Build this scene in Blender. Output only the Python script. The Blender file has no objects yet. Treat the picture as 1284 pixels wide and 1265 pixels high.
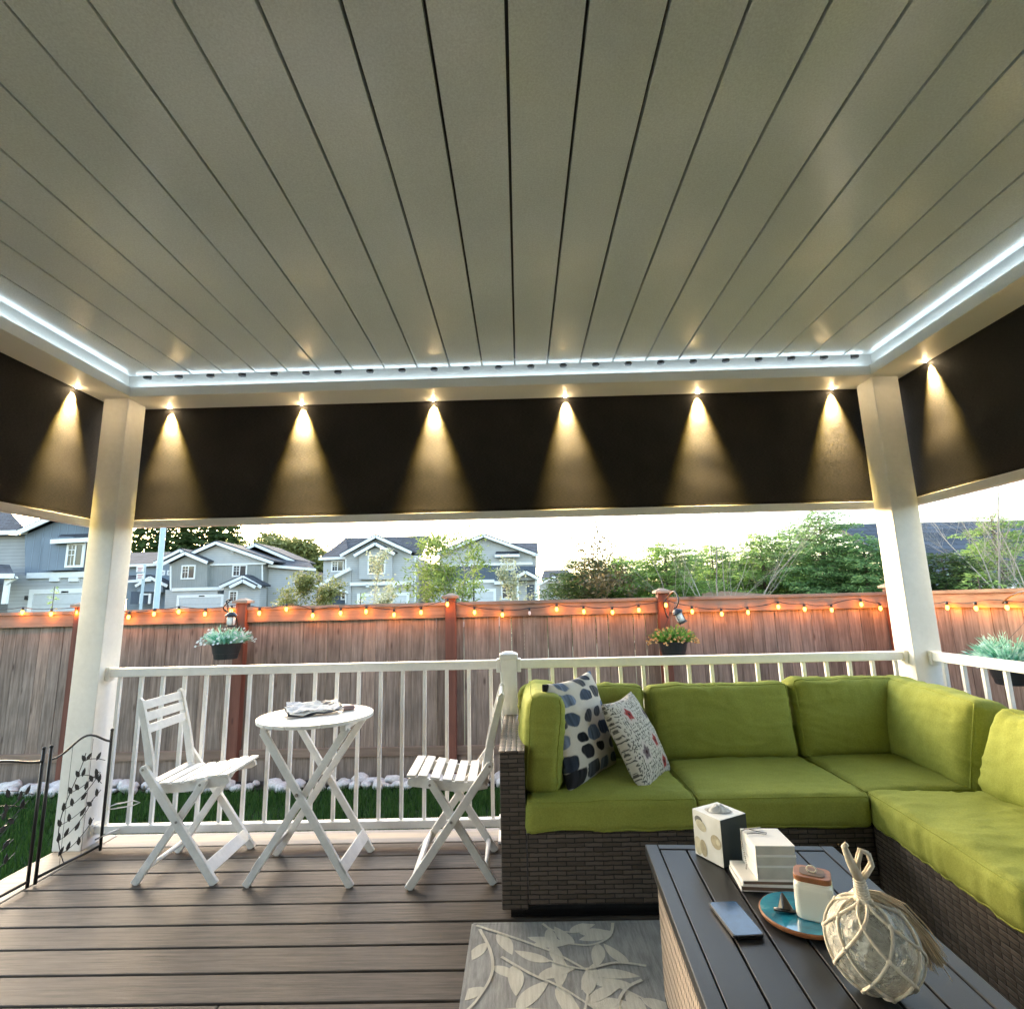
import bpy, bmesh, math, random
import numpy as np
from mathutils import Vector, Matrix, noise
rnd = random.Random(7)
S = bpy.context.scene
COL = S.collection
R = math.radians
PI = math.pi

# ------------------------------------------------------------------ camera (solved from the photograph's perspective)
F_PX, YAW, PITCH, ROLL, CAM_H, CX, CY = 682.0148, .0146, .1803, -.0235, 1.2455, 639.3675, 631.8753
def cam_axes():
    c, s = math.cos(YAW), math.sin(YAW); cp, sp = math.cos(PITCH), math.sin(PITCH); cr, sr = math.cos(ROLL), math.sin(ROLL)
    f = Vector((-s*cp, c*cp, sp)); r = Vector((c, s, 0)); u = r.cross(f)
    return cr*r + sr*u, -sr*r + cr*u, f
AX, AU, AF = cam_axes()
CAMO = Vector((0, 0, CAM_H))
def ray(u, v): return AF + AX*((u-CX)/F_PX) - AU*((v-CY)/F_PX)
def at(u, v, y):
    """world point seen at photo position (u, v) on the vertical plane Y = y"""
    d = ray(u, v); return CAMO + d*(y/d.y)
def atx(u, v, x):
    d = ray(u, v); return CAMO + d*(x/d.x)

# ------------------------------------------------------------------ node helpers
def new_mat(name):
    m = bpy.data.materials.new(name); m.use_nodes = True
    nt = m.node_tree; nt.nodes.clear()
    out = nt.nodes.new('ShaderNodeOutputMaterial'); b = nt.nodes.new('ShaderNodeBsdfPrincipled')
    nt.links.new(b.outputs[0], out.inputs[0])
    return m, nt, b
def N(nt, t, **kw):
    n = nt.nodes.new(t)
    for k, v in kw.items():
        if k.startswith('i_'):
            key = k[2:].replace('_', ' ')
            n.inputs[key].default_value = v
        else: setattr(n, k, v)
    return n
def L(nt, a, b): nt.links.new(a, b)
def coords(nt, kind='Object', scale=(1,1,1), rot=(0,0,0)):
    tc = N(nt, 'ShaderNodeTexCoord'); mp = N(nt, 'ShaderNodeMapping')
    mp.inputs['Scale'].default_value = scale; mp.inputs['Rotation'].default_value = rot
    L(nt, tc.outputs[kind], mp.inputs[0]); return mp.outputs[0]
def nz(nt, vec, scale, detail=4, rough=.55):
    n = N(nt, 'ShaderNodeTexNoise'); n.inputs['Scale'].default_value = scale; n.inputs['Detail'].default_value = detail
    n.inputs['Roughness'].default_value = rough
    L(nt, vec, n.inputs['Vector']); return n.outputs['Fac']
def ramp(nt, fac, stops):
    r = N(nt, 'ShaderNodeValToRGB')
    while len(r.color_ramp.elements) < len(stops): r.color_ramp.elements.new(.5)
    for e, (p, c) in zip(r.color_ramp.elements, stops): e.position = p; e.color = (*c, 1) if len(c) == 3 else c
    L(nt, fac, r.inputs[0]); return r.outputs[0]
def mixc(nt, fac, a, b, mode='MIX'):
    m = N(nt, 'ShaderNodeMix', data_type='RGBA', blend_type=mode)
    for sock, v in ((m.inputs[0], fac), (m.inputs[6], a), (m.inputs[7], b)):
        if hasattr(v, 'is_linked'): L(nt, v, sock)
        elif isinstance(v, (int, float)): sock.default_value = v
        else: sock.default_value = (*v, 1) if len(v) == 3 else v
    return m.outputs[2]
def mth(nt, op, a, b=None, c=None):
    m = N(nt, 'ShaderNodeMath', operation=op)
    for i, v in enumerate((a, b, c)):
        if v is None: continue
        if hasattr(v, 'is_linked'): L(nt, v, m.inputs[i])
        else: m.inputs[i].default_value = v
    return m.outputs[0]
def bump(nt, b, h, strength=.3, dist=.01):
    n = N(nt, 'ShaderNodeBump'); n.inputs['Strength'].default_value = strength; n.inputs['Distance'].default_value = dist
    L(nt, h, n.inputs['Height']); L(nt, n.outputs[0], b.inputs['Normal'])
def island(nt):
    return N(nt, 'ShaderNodeNewGeometry').outputs['Random Per Island']
def plain(name, col, rough=.5, metal=0, spec=.5, var=.08, vscale=6, bstr=0, bscale=200, coat=0, emis=None, estr=0, grain=0, gscale=200):
    m, nt, b = new_mat(name)
    v = coords(nt)
    f = nz(nt, v, vscale, 5)
    dark = tuple(c*(1-var) for c in col); lite = tuple(min(1, c*(1+var)) for c in col)
    cc_ = ramp(nt, f, [(.3, dark), (.7, lite)])
    if grain: cc_ = mixc(nt, grain, cc_, ramp(nt, nz(nt, v, gscale, 3, .7), [(.3, (.55,.55,.55)), (.7, (1.3,1.3,1.3))]), 'MULTIPLY')
    L(nt, cc_, b.inputs['Base Color'])
    b.inputs['Roughness'].default_value = rough; b.inputs['Metallic'].default_value = metal
    b.inputs['Specular IOR Level'].default_value = spec
    if coat: b.inputs['Coat Weight'].default_value = coat; b.inputs['Coat Roughness'].default_value = .1
    if bstr: bump(nt, b, nz(nt, v, bscale, 3), bstr, .003)
    if emis: b.inputs['Emission Color'].default_value = (*emis, 1); b.inputs['Emission Strength'].default_value = estr
    return m
def wood(name, dark, lite, axis, rough=.6, grain=30, bstr=.25, knots=True, streak=.5):
    """wood grain stretched along axis ('X','Y','Z'), each board its own tone"""
    m, nt, b = new_mat(name)
    k = {'X': (.06, 1, 1), 'Y': (1, .06, 1), 'Z': (1, 1, .06)}[axis]
    isl = island(nt)
    tc = N(nt, 'ShaderNodeTexCoord'); add = N(nt, 'ShaderNodeVectorMath', operation='MULTIPLY_ADD')
    comb = N(nt, 'ShaderNodeCombineXYZ')
    for i in range(3): L(nt, mth(nt, 'MULTIPLY', isl, (37., 91., 53.)[i]), comb.inputs[i])
    L(nt, tc.outputs['Object'], add.inputs[0]); add.inputs[1].default_value = (1, 1, 1); L(nt, comb.outputs[0], add.inputs[2])
    mp = N(nt, 'ShaderNodeMapping'); mp.inputs['Scale'].default_value = k; L(nt, add.outputs[0], mp.inputs[0])
    g = nz(nt, mp.outputs[0], grain, 8, .65)
    c = ramp(nt, g, [(.3, dark), (.72, lite)])
    blot = nz(nt, add.outputs[0], 3.5, 4)
    c = mixc(nt, streak*.6, c, ramp(nt, blot, [(.3, (.45,.42,.4)), (.7, (1.25,1.2,1.15))]), 'MULTIPLY')
    tone = ramp(nt, isl, [(0, (.68,.66,.66)), (.35, (.95,.93,.9)), (.7, (1.05,1.05,1.05)), (1, (1.38,1.3,1.24))])
    c = mixc(nt, .8, c, tone, 'MULTIPLY')
    if knots:
        mp2 = N(nt, 'ShaderNodeMapping'); mp2.inputs['Scale'].default_value = tuple(.35 if q < 1 else 1 for q in k); L(nt, add.outputs[0], mp2.inputs[0])
        vo = N(nt, 'ShaderNodeTexVoronoi'); vo.inputs['Scale'].default_value = 5.5; L(nt, mp2.outputs[0], vo.inputs['Vector'])
        kn = ramp(nt, vo.outputs['Distance'], [(.03, (.28,.22,.2)), (.11, (1,1,1))])
        c = mixc(nt, .8, c, kn, 'MULTIPLY')
    L(nt, c, b.inputs['Base Color']); b.inputs['Roughness'].default_value = rough; b.inputs['Specular IOR Level'].default_value = .32
    bump(nt, b, g, bstr, .004)
    return m
def foliage(name, a, c, trans=.25, rough=.5):
    m, nt, b = new_mat(name)
    isl = island(nt)
    n = nz(nt, coords(nt), 1.6, 3)
    f = mth(nt, 'ADD', mth(nt, 'MULTIPLY', isl, .55), mth(nt, 'MULTIPLY', n, .5))
    L(nt, ramp(nt, f, [(.2, a), (.85, c)]), b.inputs['Base Color'])
    b.inputs['Roughness'].default_value = rough; b.inputs['Specular IOR Level'].default_value = .25
    out = [q for q in nt.nodes if q.type == 'OUTPUT_MATERIAL'][0]
    t = N(nt, 'ShaderNodeBsdfTranslucent'); L(nt, ramp(nt, f, [(.2, tuple(x*1.2 for x in a)), (.85, tuple(x*1.3 for x in c))]), t.inputs[0])
    mx = N(nt, 'ShaderNodeMixShader'); mx.inputs[0].default_value = trans
    L(nt, b.outputs[0], mx.inputs[1]); L(nt, t.outputs[0], mx.inputs[2]); L(nt, mx.outputs[0], out.inputs[0])
    return m
def emit(name, col, s):
    m = bpy.data.materials.new(name); m.use_nodes = True; nt = m.node_tree; nt.nodes.clear()
    o = nt.nodes.new('ShaderNodeOutputMaterial'); e = nt.nodes.new('ShaderNodeEmission')
    e.inputs[0].default_value = (*col, 1); e.inputs[1].default_value = s; nt.links.new(e.outputs[0], o.inputs[0]); return m

# ------------------------------------------------------------------ mesh builder
class MB:
    def __init__(s): s.v = []; s.f = []; s.m = []; s.mi = 0
    def add(s, vs, fs):
        o = len(s.v); s.v += [tuple(q) for q in vs]; s.f += [tuple(i+o for i in f) for f in fs]; s.m += [s.mi]*len(fs); return s
    def box(s, c, d, rot=None):
        x, y, z = d[0]/2, d[1]/2, d[2]/2
        vs = [Vector((a*x, b*y, e*z)) for e in (-1, 1) for b in (-1, 1) for a in (-1, 1)]
        if rot is not None: vs = [rot @ q for q in vs]
        c = Vector(c)
        return s.add([q+c for q in vs], [(0,2,3,1), (4,5,7,6), (0,1,5,4), (2,6,7,3), (0,4,6,2), (1,3,7,5)])
    def bx(s, x0, x1, y0, y1, z0, z1): return s.box(((x0+x1)/2, (y0+y1)/2, (z0+z1)/2), (abs(x1-x0), abs(y1-y0), abs(z1-z0)))
    def beam(s, p, q, w, t, side=(0,1,0)):
        """straight bar p->q; w is its width along 'side', t its thickness across"""
        p, q = Vector(p), Vector(q); d = (q-p); l = d.length; d.normalize()
        a = Vector(side); a = (a - d*a.dot(d)).normalized(); b = d.cross(a)
        m = Matrix((d, a, b)).transposed()
        return s.box((p+q)/2, (l, w, t), m)
    def tube(s, pts, r, seg=8, closed=False, caps=True):
        pts = [Vector(p) for p in pts]; n = len(pts)
        rs = r if isinstance(r, (list, tuple)) else [r]*n
        prev = None; rings = []
        for i, p in enumerate(pts):
            if closed: d = pts[(i+1) % n] - pts[i-1]
            else: d = pts[min(i+1, n-1)] - pts[max(i-1, 0)]
            if d.length < 1e-9: d = Vector((0,0,1))
            d.normalize()
            if prev is None:
                a = d.orthogonal().normalized()
            else:
                a = prev - d*prev.dot(d)
                a = a.normalized() if a.length > 1e-6 else d.orthogonal().normalized()
            prev = a; b = d.cross(a)
            rings.append([p + (a*math.cos(2*PI*k/seg) + b*math.sin(2*PI*k/seg))*rs[i] for k in range(seg)])
        vs = [q for g in rings for q in g]; fs = []
        for i in range(n if closed else n-1):
            j = (i+1) % n
            for k in range(seg):
                k2 = (k+1) % seg
                fs.append((i*seg+k, i*seg+k2, j*seg+k2, j*seg+k))
        if caps and not closed:
            fs.append(tuple(reversed(range(seg)))); fs.append(tuple((n-1)*seg+k for k in range(seg)))
        return s.add(vs, fs)
    def lathe(s, prof, c=(0,0,0), seg=24, sx=1, sy=1, rot=None):
        c = Vector(c); vs = []; fs = []
        for r, z in prof:
            for k in range(seg):
                q = Vector((r*sx*math.cos(2*PI*k/seg), r*sy*math.sin(2*PI*k/seg), z))
                if rot is not None: q = rot @ q
                vs.append(q+c)
        n = len(prof)
        for i in range(n-1):
            for k in range(seg):
                k2 = (k+1) % seg; fs.append((i*seg+k, i*seg+k2, (i+1)*seg+k2, (i+1)*seg+k))
        fs.append(tuple(reversed(range(seg)))); fs.append(tuple((n-1)*seg+k for k in range(seg)))
        return s.add(vs, fs)
    def prism(s, poly, a0, a1, axis='Y'):
        """polygon in the plane across axis, extruded a0..a1"""
        def mk(p, a):
            if axis == 'Y': return (p[0], a, p[1])
            if axis == 'X': return (a, p[0], p[1])
            return (p[0], p[1], a)
        n = len(poly)
        vs = [mk(p, a0) for p in poly] + [mk(p, a1) for p in poly]
        fs = [tuple(range(n)), tuple(reversed(range(n, 2*n)))] + [(i, n+i, n+(i+1) % n, (i+1) % n) for i in range(n)]
        return s.add(vs, fs)
    def slab(s, quad, t):
        """a planar polygon given a thickness t along its normal"""
        q = [Vector(p) for p in quad]; nrm = (q[1]-q[0]).cross(q[2]-q[0]).normalized()*t
        n = len(q); vs = q + [p-nrm for p in q]
        fs = [tuple(range(n)), tuple(reversed(range(n, 2*n)))] + [(i, n+i, n+(i+1) % n, (i+1) % n) for i in range(n)]
        return s.add(vs, fs)
    def sphere(s, c, r, seg=10, rings=7, sc=(1,1,1)):
        prof = [(max(1e-4, math.sin(PI*i/rings))*r, -math.cos(PI*i/rings)*r) for i in range(rings+1)]
        c = Vector(c); vs = []; fs = []
        for rr, z in prof:
            for k in range(seg): vs.append(c + Vector((rr*math.cos(2*PI*k/seg)*sc[0], rr*math.sin(2*PI*k/seg)*sc[1], z*sc[2])))
        for i in range(rings):
            for k in range(seg):
                k2 = (k+1) % seg; fs.append((i*seg+k, i*seg+k2, (i+1)*seg+k2, (i+1)*seg+k))
        return s.add(vs, fs)
    def leaf(s, p, d, n, l, w):
        """one leaf blade: a folded diamond from p along d, n its normal"""
        d = d.normalized(); b = d.cross(n)
        b = b.normalized() if b.length > 1e-6 else d.orthogonal().normalized()
        return s.add([p, p + d*l*.45 + b*w*.5, p + d*l, p + d*l*.45 - b*w*.5], [(0, 1, 2, 3)])
    def build(s, name, mats, parent=None, smooth=False, bevel=0, uv=True, fix=False, origin=None):
        me = bpy.data.meshes.new(name)
        if parent is not None: off = Vector(ORG[parent.name])
        elif origin is not None: off = Vector(origin)
        else:
            a = np.array(s.v); off = Vector(((a[:,0].min()+a[:,0].max())/2, (a[:,1].min()+a[:,1].max())/2, a[:,2].min()))
        me.from_pydata([(q[0]-off.x, q[1]-off.y, q[2]-off.z) for q in s.v], [], s.f)
        mats = mats if isinstance(mats, (list, tuple)) else [mats]
        for m in mats: me.materials.append(m)
        if len(mats) > 1: me.polygons.foreach_set('material_index', s.m)
        if fix:
            bm = bmesh.new(); bm.from_mesh(me); bmesh.ops.recalc_face_normals(bm, faces=bm.faces); bm.to_mesh(me); bm.free()
        if uv and len(s.f) < 60000:
            lay = me.uv_layers.new(name='UVMap').data
            for p in me.polygons:
                n = p.normal; ax, ay, az = abs(n.x), abs(n.y), abs(n.z)
                for li in p.loop_indices:
                    co = me.vertices[me.loops[li].vertex_index].co
                    if az >= ax and az >= ay: lay[li].uv = (co.x, co.y)
                    elif ay >= ax: lay[li].uv = (co.x, co.z)
                    else: lay[li].uv = (co.y, co.z)
        if smooth: me.polygons.foreach_set('use_smooth', [True]*len(me.polygons))
        me.update()
        o = bpy.data.objects.new(name, me); COL.objects.link(o)
        if parent is not None: o.parent = parent; ORG[o.name] = off
        else: o.location = off; ORG[o.name] = off
        if bevel:
            b = o.modifiers.new('bevel', 'BEVEL'); b.width = bevel; b.segments = 2; b.limit_method = 'ANGLE'; b.angle_limit = R(35)
        return o
ORG = {}
def tag(o, label=None, cat=None, group=None, kind=None):
    if label: o['label'] = label
    if cat: o['category'] = cat
    if group: o['group'] = group
    if kind: o['kind'] = kind
    return o
def thing(name, label, cat, loc=(0,0,0), group=None):
    o = bpy.data.objects.new(name, None); COL.objects.link(o); o.location = loc; o.empty_display_size = .1
    ORG[o.name] = Vector(loc); return tag(o, label, cat, group)
def copy_tree(o, parent=None):
    c = o.copy(); COL.objects.link(c); c.parent = parent
    for ch in [q for q in bpy.data.objects if q.parent == o]: copy_tree(ch, c)
    return c
def struct(o): o['kind'] = 'structure'; return o
def lamp_data(name, kind, power, col, **kw):
    d = bpy.data.lights.new(name, kind); d.energy = power; d.color = col
    for k, v in kw.items(): setattr(d, k, v)
    return d
def lamp(name, d, loc, rot=(0,0,0)):
    o = bpy.data.objects.new(name, d); COL.objects.link(o); o.location = loc; o.rotation_euler = rot; return o
# ------------------------------------------------------------------ materials
M = {}
M['white'] = plain('white_paint', (.80,.80,.79), .38, grain=.10, gscale=35, var=.06, vscale=3, bstr=.05, bscale=400)
M['chairwhite'] = plain('chair_white_paint', (.84,.83,.81), .45, grain=.14, gscale=45, var=.10, vscale=9, bstr=.12, bscale=60)
M['alu'] = plain('louver_paint', (.77,.825,.835), .18, var=.06, vscale=1.6, bstr=.05, bscale=260, spec=.65, grain=.30, gscale=170)
M['beam'] = plain('beam_paint', (.70,.69,.65), .42, var=.04, vscale=2, bstr=.08, bscale=400, grain=.15)
M['peg'] = plain('pivot_plastic', (.02,.02,.022), .5)
M['black'] = plain('black_metal', (.012,.012,.013), .4, var=.2)
M['soil'] = plain('dark_soil', (.02,.016,.013), .95, var=.4, vscale=20, bstr=.6, bscale=40)
M['chrome'] = plain('bolt_steel', (.35,.34,.32), .35, 1)
M['stone'], _nt, _b = new_mat('white_stone'); _oi = N(_nt, 'ShaderNodeObjectInfo')
L(_nt, mixc(_nt, 1., ramp(_nt, _oi.outputs['Random'], [(0, (.58,.56,.53)), (.3, (.76,.75,.71)), (1, (.88,.87,.83))]), ramp(_nt, nz(_nt, coords(_nt), 3.2, 6), [(.3, (.72,.70,.68)), (.6, (1,1,1))]), 'MULTIPLY'), _b.inputs['Base Color']); _b.inputs['Roughness'].default_value = .7; bump(_nt, _b, nz(_nt, coords(_nt), 9, 5), .5, .05)
M['wax'] = plain('wax', (.78,.76,.64), .5, var=.04)
M['roof'] = None
M['led'] = emit('led_glow', (.70,.87,1.0), 2.2)
M['lens'] = emit('downlight_lens_glow', (1,.80,.52), 25)
M['bulb'] = emit('bulb_glow', (1,.30,.035), 2.6)
def screen_mat():
    m, nt, b = new_mat('screen_fabric')
    v = coords(nt, 'UV')
    w1 = N(nt, 'ShaderNodeTexWave', wave_type='BANDS', bands_direction='Y'); w1.inputs['Scale'].default_value = 60; w1.inputs['Distortion'].default_value = 1.5; w1.inputs['Detail'].default_value = 2; w1.inputs['Detail Scale'].default_value = 6
    L(nt, v, w1.inputs['Vector'])
    n = nz(nt, coords(nt, 'UV', (30, 260, 1)), 2, 6, .7)
    n2 = nz(nt, v, 2.2, 4)
    f = mth(nt, 'ADD', mth(nt, 'MULTIPLY', n, .75), mth(nt, 'MULTIPLY', n2, .3))
    L(nt, ramp(nt, f, [(.40, (.006,.0054,.005)), (.66, (.040,.034,.029))]), b.inputs['Base Color'])
    b.inputs['Roughness'].default_value = .75; b.inputs['Specular IOR Level'].default_value = .25
    bump(nt, b, mth(nt, 'ADD', w1.outputs['Fac'], mth(nt, 'MULTIPLY', n, 1.5)), .35, .002)
    return m
M['screen'] = screen_mat()
M['deck'] = wood('deck_composite', (.032,.025,.020), (.145,.119,.098), 'X', .60, 75, .4, False, .6)
M['decktrim'] = wood('deck_edge_board', (.20,.185,.172), (.30,.28,.26), 'X', .55, 40, .15, False, .3)
M['fence'] = wood('cedar_board', (.135,.100,.078), (.365,.285,.232), 'Z', .75, 42, .4, True, .7)
M['rail'] = wood('cedar_rail', (.19,.13,.095), (.37,.265,.20), 'X', .75, 18, .3, True, .6)
M['raily'] = wood('cedar_rail_side', (.22,.13,.08), (.44,.28,.19), 'Y', .75, 18, .3, True, .6)
M['redpost'] = wood('red_stained_post', (.125,.045,.030), (.245,.098,.066), 'Z', .65, 16, .25, True, .4)
M['postcap'] = wood('post_cap_wood', (.26,.17,.12), (.44,.31,.23), 'X', .7, 15, .2, False, .3)
M['teak'] = wood('lid_wood', (.20,.075,.03), (.36,.15,.065), 'X', .5, 60, .1, False, .3)
M['bark'] = wood('bark', (.10,.075,.055), (.22,.18,.14), 'Z', .9, 30, .6, False, .5)
M['palebark'] = wood('pale_bark', (.30,.27,.22), (.48,.44,.38), 'Z', .85, 40, .4, False, .4)
def wicker(name, col, hi, bw=.075, rh=.017, rough=.5, mort=.16):
    m, nt, b = new_mat(name)
    v = coords(nt, 'UV')
    wob = nz(nt, v, 25, 2)
    br = N(nt, 'ShaderNodeTexBrick'); br.offset = .5
    br.inputs['Scale'].default_value = 1; br.inputs['Brick Width'].default_value = bw; br.inputs['Row Height'].default_value = rh
    br.inputs['Mortar Size'].default_value = rh*mort; br.inputs['Mortar Smooth'].default_value = .7; br.inputs['Bias'].default_value = 0
    br.inputs['Color1'].default_value = (*col, 1); br.inputs['Color2'].default_value = (*hi, 1); br.inputs['Mortar'].default_value = tuple(c*.12 for c in col)+(1,)
    wv = N(nt, 'ShaderNodeVectorMath', operation='MULTIPLY_ADD'); cb = N(nt, 'ShaderNodeCombineXYZ')
    L(nt, wob, cb.inputs[0]); L(nt, wob, cb.inputs[1]); L(nt, cb.outputs[0], wv.inputs[0]); wv.inputs[1].default_value = (.008,.006,0); L(nt, v, wv.inputs[2])
    L(nt, wv.outputs[0], br.inputs['Vector'])
    fib = nz(nt, coords(nt, 'UV', (60, 500, 1)), 1.5, 4)
    c = mixc(nt, .5, br.outputs['Color'], ramp(nt, fib, [(.3, (.6,.6,.6)), (.7, (1.3,1.3,1.3))]), 'MULTIPLY')
    L(nt, c, b.inputs['Base Color']); b.inputs['Roughness'].default_value = rough
    # each strand bows over and under its neighbours
    sx = N(nt, 'ShaderNodeSeparateXYZ'); L(nt, wv.outputs[0], sx.inputs[0])
    arch = mth(nt, 'ABSOLUTE', mth(nt, 'SINE', mth(nt, 'MULTIPLY', sx.outputs[0], PI/bw*2)))
    hgt = mth(nt, 'SUBTRACT', mth(nt, 'ADD', mth(nt, 'MULTIPLY', arch, .35), mth(nt, 'MULTIPLY', fib, .15)), br.outputs['Fac'])
    bump(nt, b, hgt, .9, .006)
    return m
M['wicker'] = wicker('brown_wicker', (.058,.044,.034), (.115,.089,.072))
M['wickertop_lit'] = wicker('brown_wicker_arm_skylit', (.15,.115,.09), (.25,.20,.16), .05, .024, .45)  # arm top coloured lighter to stand for sky light on the wicker
def twill():
    m, nt, b = new_mat('tan_twill_wicker')
    v = coords(nt, 'UV'); s = N(nt, 'ShaderNodeSeparateXYZ'); L(nt, v, s.inputs[0])
    row = mth(nt, 'DIVIDE', s.outputs[1], .034)
    fr = mth(nt, 'FRACT', row)
    u = mth(nt, 'FRACT', mth(nt, 'DIVIDE', mth(nt, 'ADD', s.outputs[0], mth(nt, 'MULTIPLY', fr, .010)), .0165))
    du = mth(nt, 'ABSOLUTE', mth(nt, 'SUBTRACT', u, .5)); dv = mth(nt, 'ABSOLUTE', mth(nt, 'SUBTRACT', fr, .5))
    q = mth(nt, 'ADD', mth(nt, 'MULTIPLY', du, 2.1), mth(nt, 'MULTIPLY', dv, 2.1))
    notch = ramp(nt, q, [(.52, (1,1,1)), (.78, (0,0,0))])
    fib = nz(nt, coords(nt, 'UV', (40, 700, 1)), 1.2, 5)
    base = ramp(nt, fib, [(.25, (.34,.25,.18)), (.75, (.62,.50,.40))])
    edge = ramp(nt, mth(nt, 'ABSOLUTE', mth(nt, 'SUBTRACT', mth(nt, 'FRACT', mth(nt, 'MULTIPLY', row, 3)), .5)), [(.38, (1,1,1)), (.5, (.62,.6,.58))])
    base = mixc(nt, 1., base, edge, 'MULTIPLY')
    L(nt, mixc(nt, notch, base, (.028,.02,.016)), b.inputs['Base Color']); b.inputs['Roughness'].default_value = .5
    bump(nt, b, mth(nt, 'SUBTRACT', fib, mth(nt, 'MULTIPLY', notch, 2.)), .6, .004)
    return m
M['twill'] = twill()
def cloth(name, a, c, fuzz=.3):
    m, nt, b = new_mat(name)
    v = coords(nt)
    w = nz(nt, v, 420, 2); big = nz(nt, v, 5, 4)
    f = mth(nt, 'ADD', mth(nt, 'MULTIPLY', w, .5), mth(nt, 'MULTIPLY', big, .5))
    L(nt, mixc(nt, .35, ramp(nt, f, [(.3, a), (.7, c)]), ramp(nt, nz(nt, v, 150, 4, .7), [(.3, (.55,.55,.55)), (.7, (1.3,1.3,1.3))]), 'MULTIPLY'), b.inputs['Base Color'])
    b.inputs['Roughness'].default_value = .85; b.inputs['Specular IOR Level'].default_value = .2
    b.inputs['Sheen Weight'].default_value = fuzz; b.inputs['Sheen Roughness'].default_value = .5; b.inputs['Sheen Tint'].default_value = (*c, 1)
    wr = nz(nt, coords(nt, 'Object', (3, 3, 3)), 3.5, 6, .5)
    bump(nt, b, mth(nt, 'ADD', mth(nt, 'MULTIPLY', w, .10), wr), .22, .03)
    return m
M['green'] = cloth('olive_green_cloth', (.235,.262,.046), (.322,.350,.076))
def attr_cloth(name):
    m, nt, b = new_mat(name)
    a = N(nt, 'ShaderNodeVertexColor'); a.layer_name = 'print'
    w = nz(nt, coords(nt), 380, 2)
    L(nt, mixc(nt, .35, a.outputs[0], ramp(nt, w, [(.3, (.7,.7,.7)), (.7, (1.2,1.2,1.2))]), 'MULTIPLY'), b.inputs['Base Color'])
    b.inputs['Roughness'].default_value = .85; b.inputs['Specular IOR Level'].default_value = .15
    bump(nt, b, w, .2, .002); return m
M['print'] = attr_cloth('printed_cotton')
M['charcoal'] = plain('charcoal_powder_coat', (.017,.018,.020), .40, spec=.35, var=.12, vscale=4, bstr=.12, bscale=500)
def rugmat(name, a, c):
    m, nt, b = new_mat(name)
    f = nz(nt, coords(nt, 'Object', (1, .10, 1)), 90, 5, .7); g = nz(nt, coords(nt), 5, 3)
    q = mth(nt, 'ADD', mth(nt, 'MULTIPLY', f, .7), mth(nt, 'MULTIPLY', g, .3))
    L(nt, ramp(nt, q, [(.35, a), (.65, c)]), b.inputs['Base Color']); b.inputs['Roughness'].default_value = .95
    bump(nt, b, nz(nt, coords(nt, 'Object', (1, .5, 1)), 300, 2), .6, .003); return m
M['rug'] = rugmat('grey_rug_weave', (.24,.237,.228), (.46,.455,.44)); M['rugleaf'] = rugmat('cream_rug_leaf', (.56,.53,.45), (.76,.73,.64))
M['grass'] = foliage('grass_blade', (.017,.058,.011), (.078,.170,.034), .22)
M['turf'] = plain('lawn_soil', (.018,.045,.010), .95, var=.5, vscale=12, bstr=.5, bscale=60)
M['field'] = plain('field', (.05,.065,.03), .95, var=.4, vscale=2)
def glass(name, col, rough=.02, alpha=1):
    m, nt, b = new_mat(name); b.inputs['Base Color'].default_value = (*col, 1); b.inputs['Transmission Weight'].default_value = 1; b.inputs['Roughness'].default_value = rough; return m, nt, b
m_, nt_, b_ = new_mat('crackle_glass'); b_.inputs['Base Color'].default_value = (.86,.84,.78,1); b_.inputs['Roughness'].default_value = .07; b_.inputs['Specular IOR Level'].default_value = .9
vo_ = N(nt_, 'ShaderNodeTexVoronoi'); vo_.inputs['Scale'].default_value = 45; L(nt_, coords(nt_), vo_.inputs['Vector'])
bump(nt_, b_, mth(nt_, 'ADD', vo_.outputs['Distance'], nz(nt_, coords(nt_), 60, 3)), .8, .01)
_o = [q for q in nt_.nodes if q.type == 'OUTPUT_MATERIAL'][0]; _t = N(nt_, 'ShaderNodeBsdfTransparent'); _t.inputs[0].default_value = (.96,.97,.95,1); _x = N(nt_, 'ShaderNodeMixShader'); _f = N(nt_, 'ShaderNodeLayerWeight'); _f.inputs[0].default_value = .35
L(nt_, b_.inputs['Normal'].links[0].from_socket, _f.inputs['Normal']); L(nt_, mth(nt_, 'MULTIPLY_ADD', _f.outputs['Fresnel'], .8, .26), _x.inputs[0]); L(nt_, _t.outputs[0], _x.inputs[1]); L(nt_, b_.outputs[0], _x.inputs[2]); L(nt_, _x.outputs[0], _o.inputs[0])
M['crackle'] = m_
M['rope'] = wood('jute_rope', (.58,.52,.42), (.86,.80,.69), 'Z', .9, 120, .6, False, .3)
M['tassel'] = wood('jute_tassel', (.55,.43,.28), (.84,.71,.51), 'Z', .9, 120, .6, False, .3)
M['paper'] = plain('white_paper', (.74,.73,.71), .7, var=.05)
M['page'] = plain('page_edges', (.48,.46,.42), .8, var=.1, vscale=30)
M['cardbrown'] = plain('brown_board', (.13,.085,.06), .7, var=.2)
M['navybox'] = plain('dark_green_card', (.022,.03,.03), .5, var=.2)
M['phone'] = plain('phone_glass', (.03,.07,.15), .16, spec=.4, var=.25, vscale=40)
M['jar'] = plain('milky_glass', (.72,.74,.68), .15, var=.05, coat=.6)
M['plastic'] = plain('black_gloss_plastic', (.01,.01,.011), .2)
M['pot'] = plain('black_pot_plastic', (.018,.021,.023), .45, var=.15)
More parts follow.
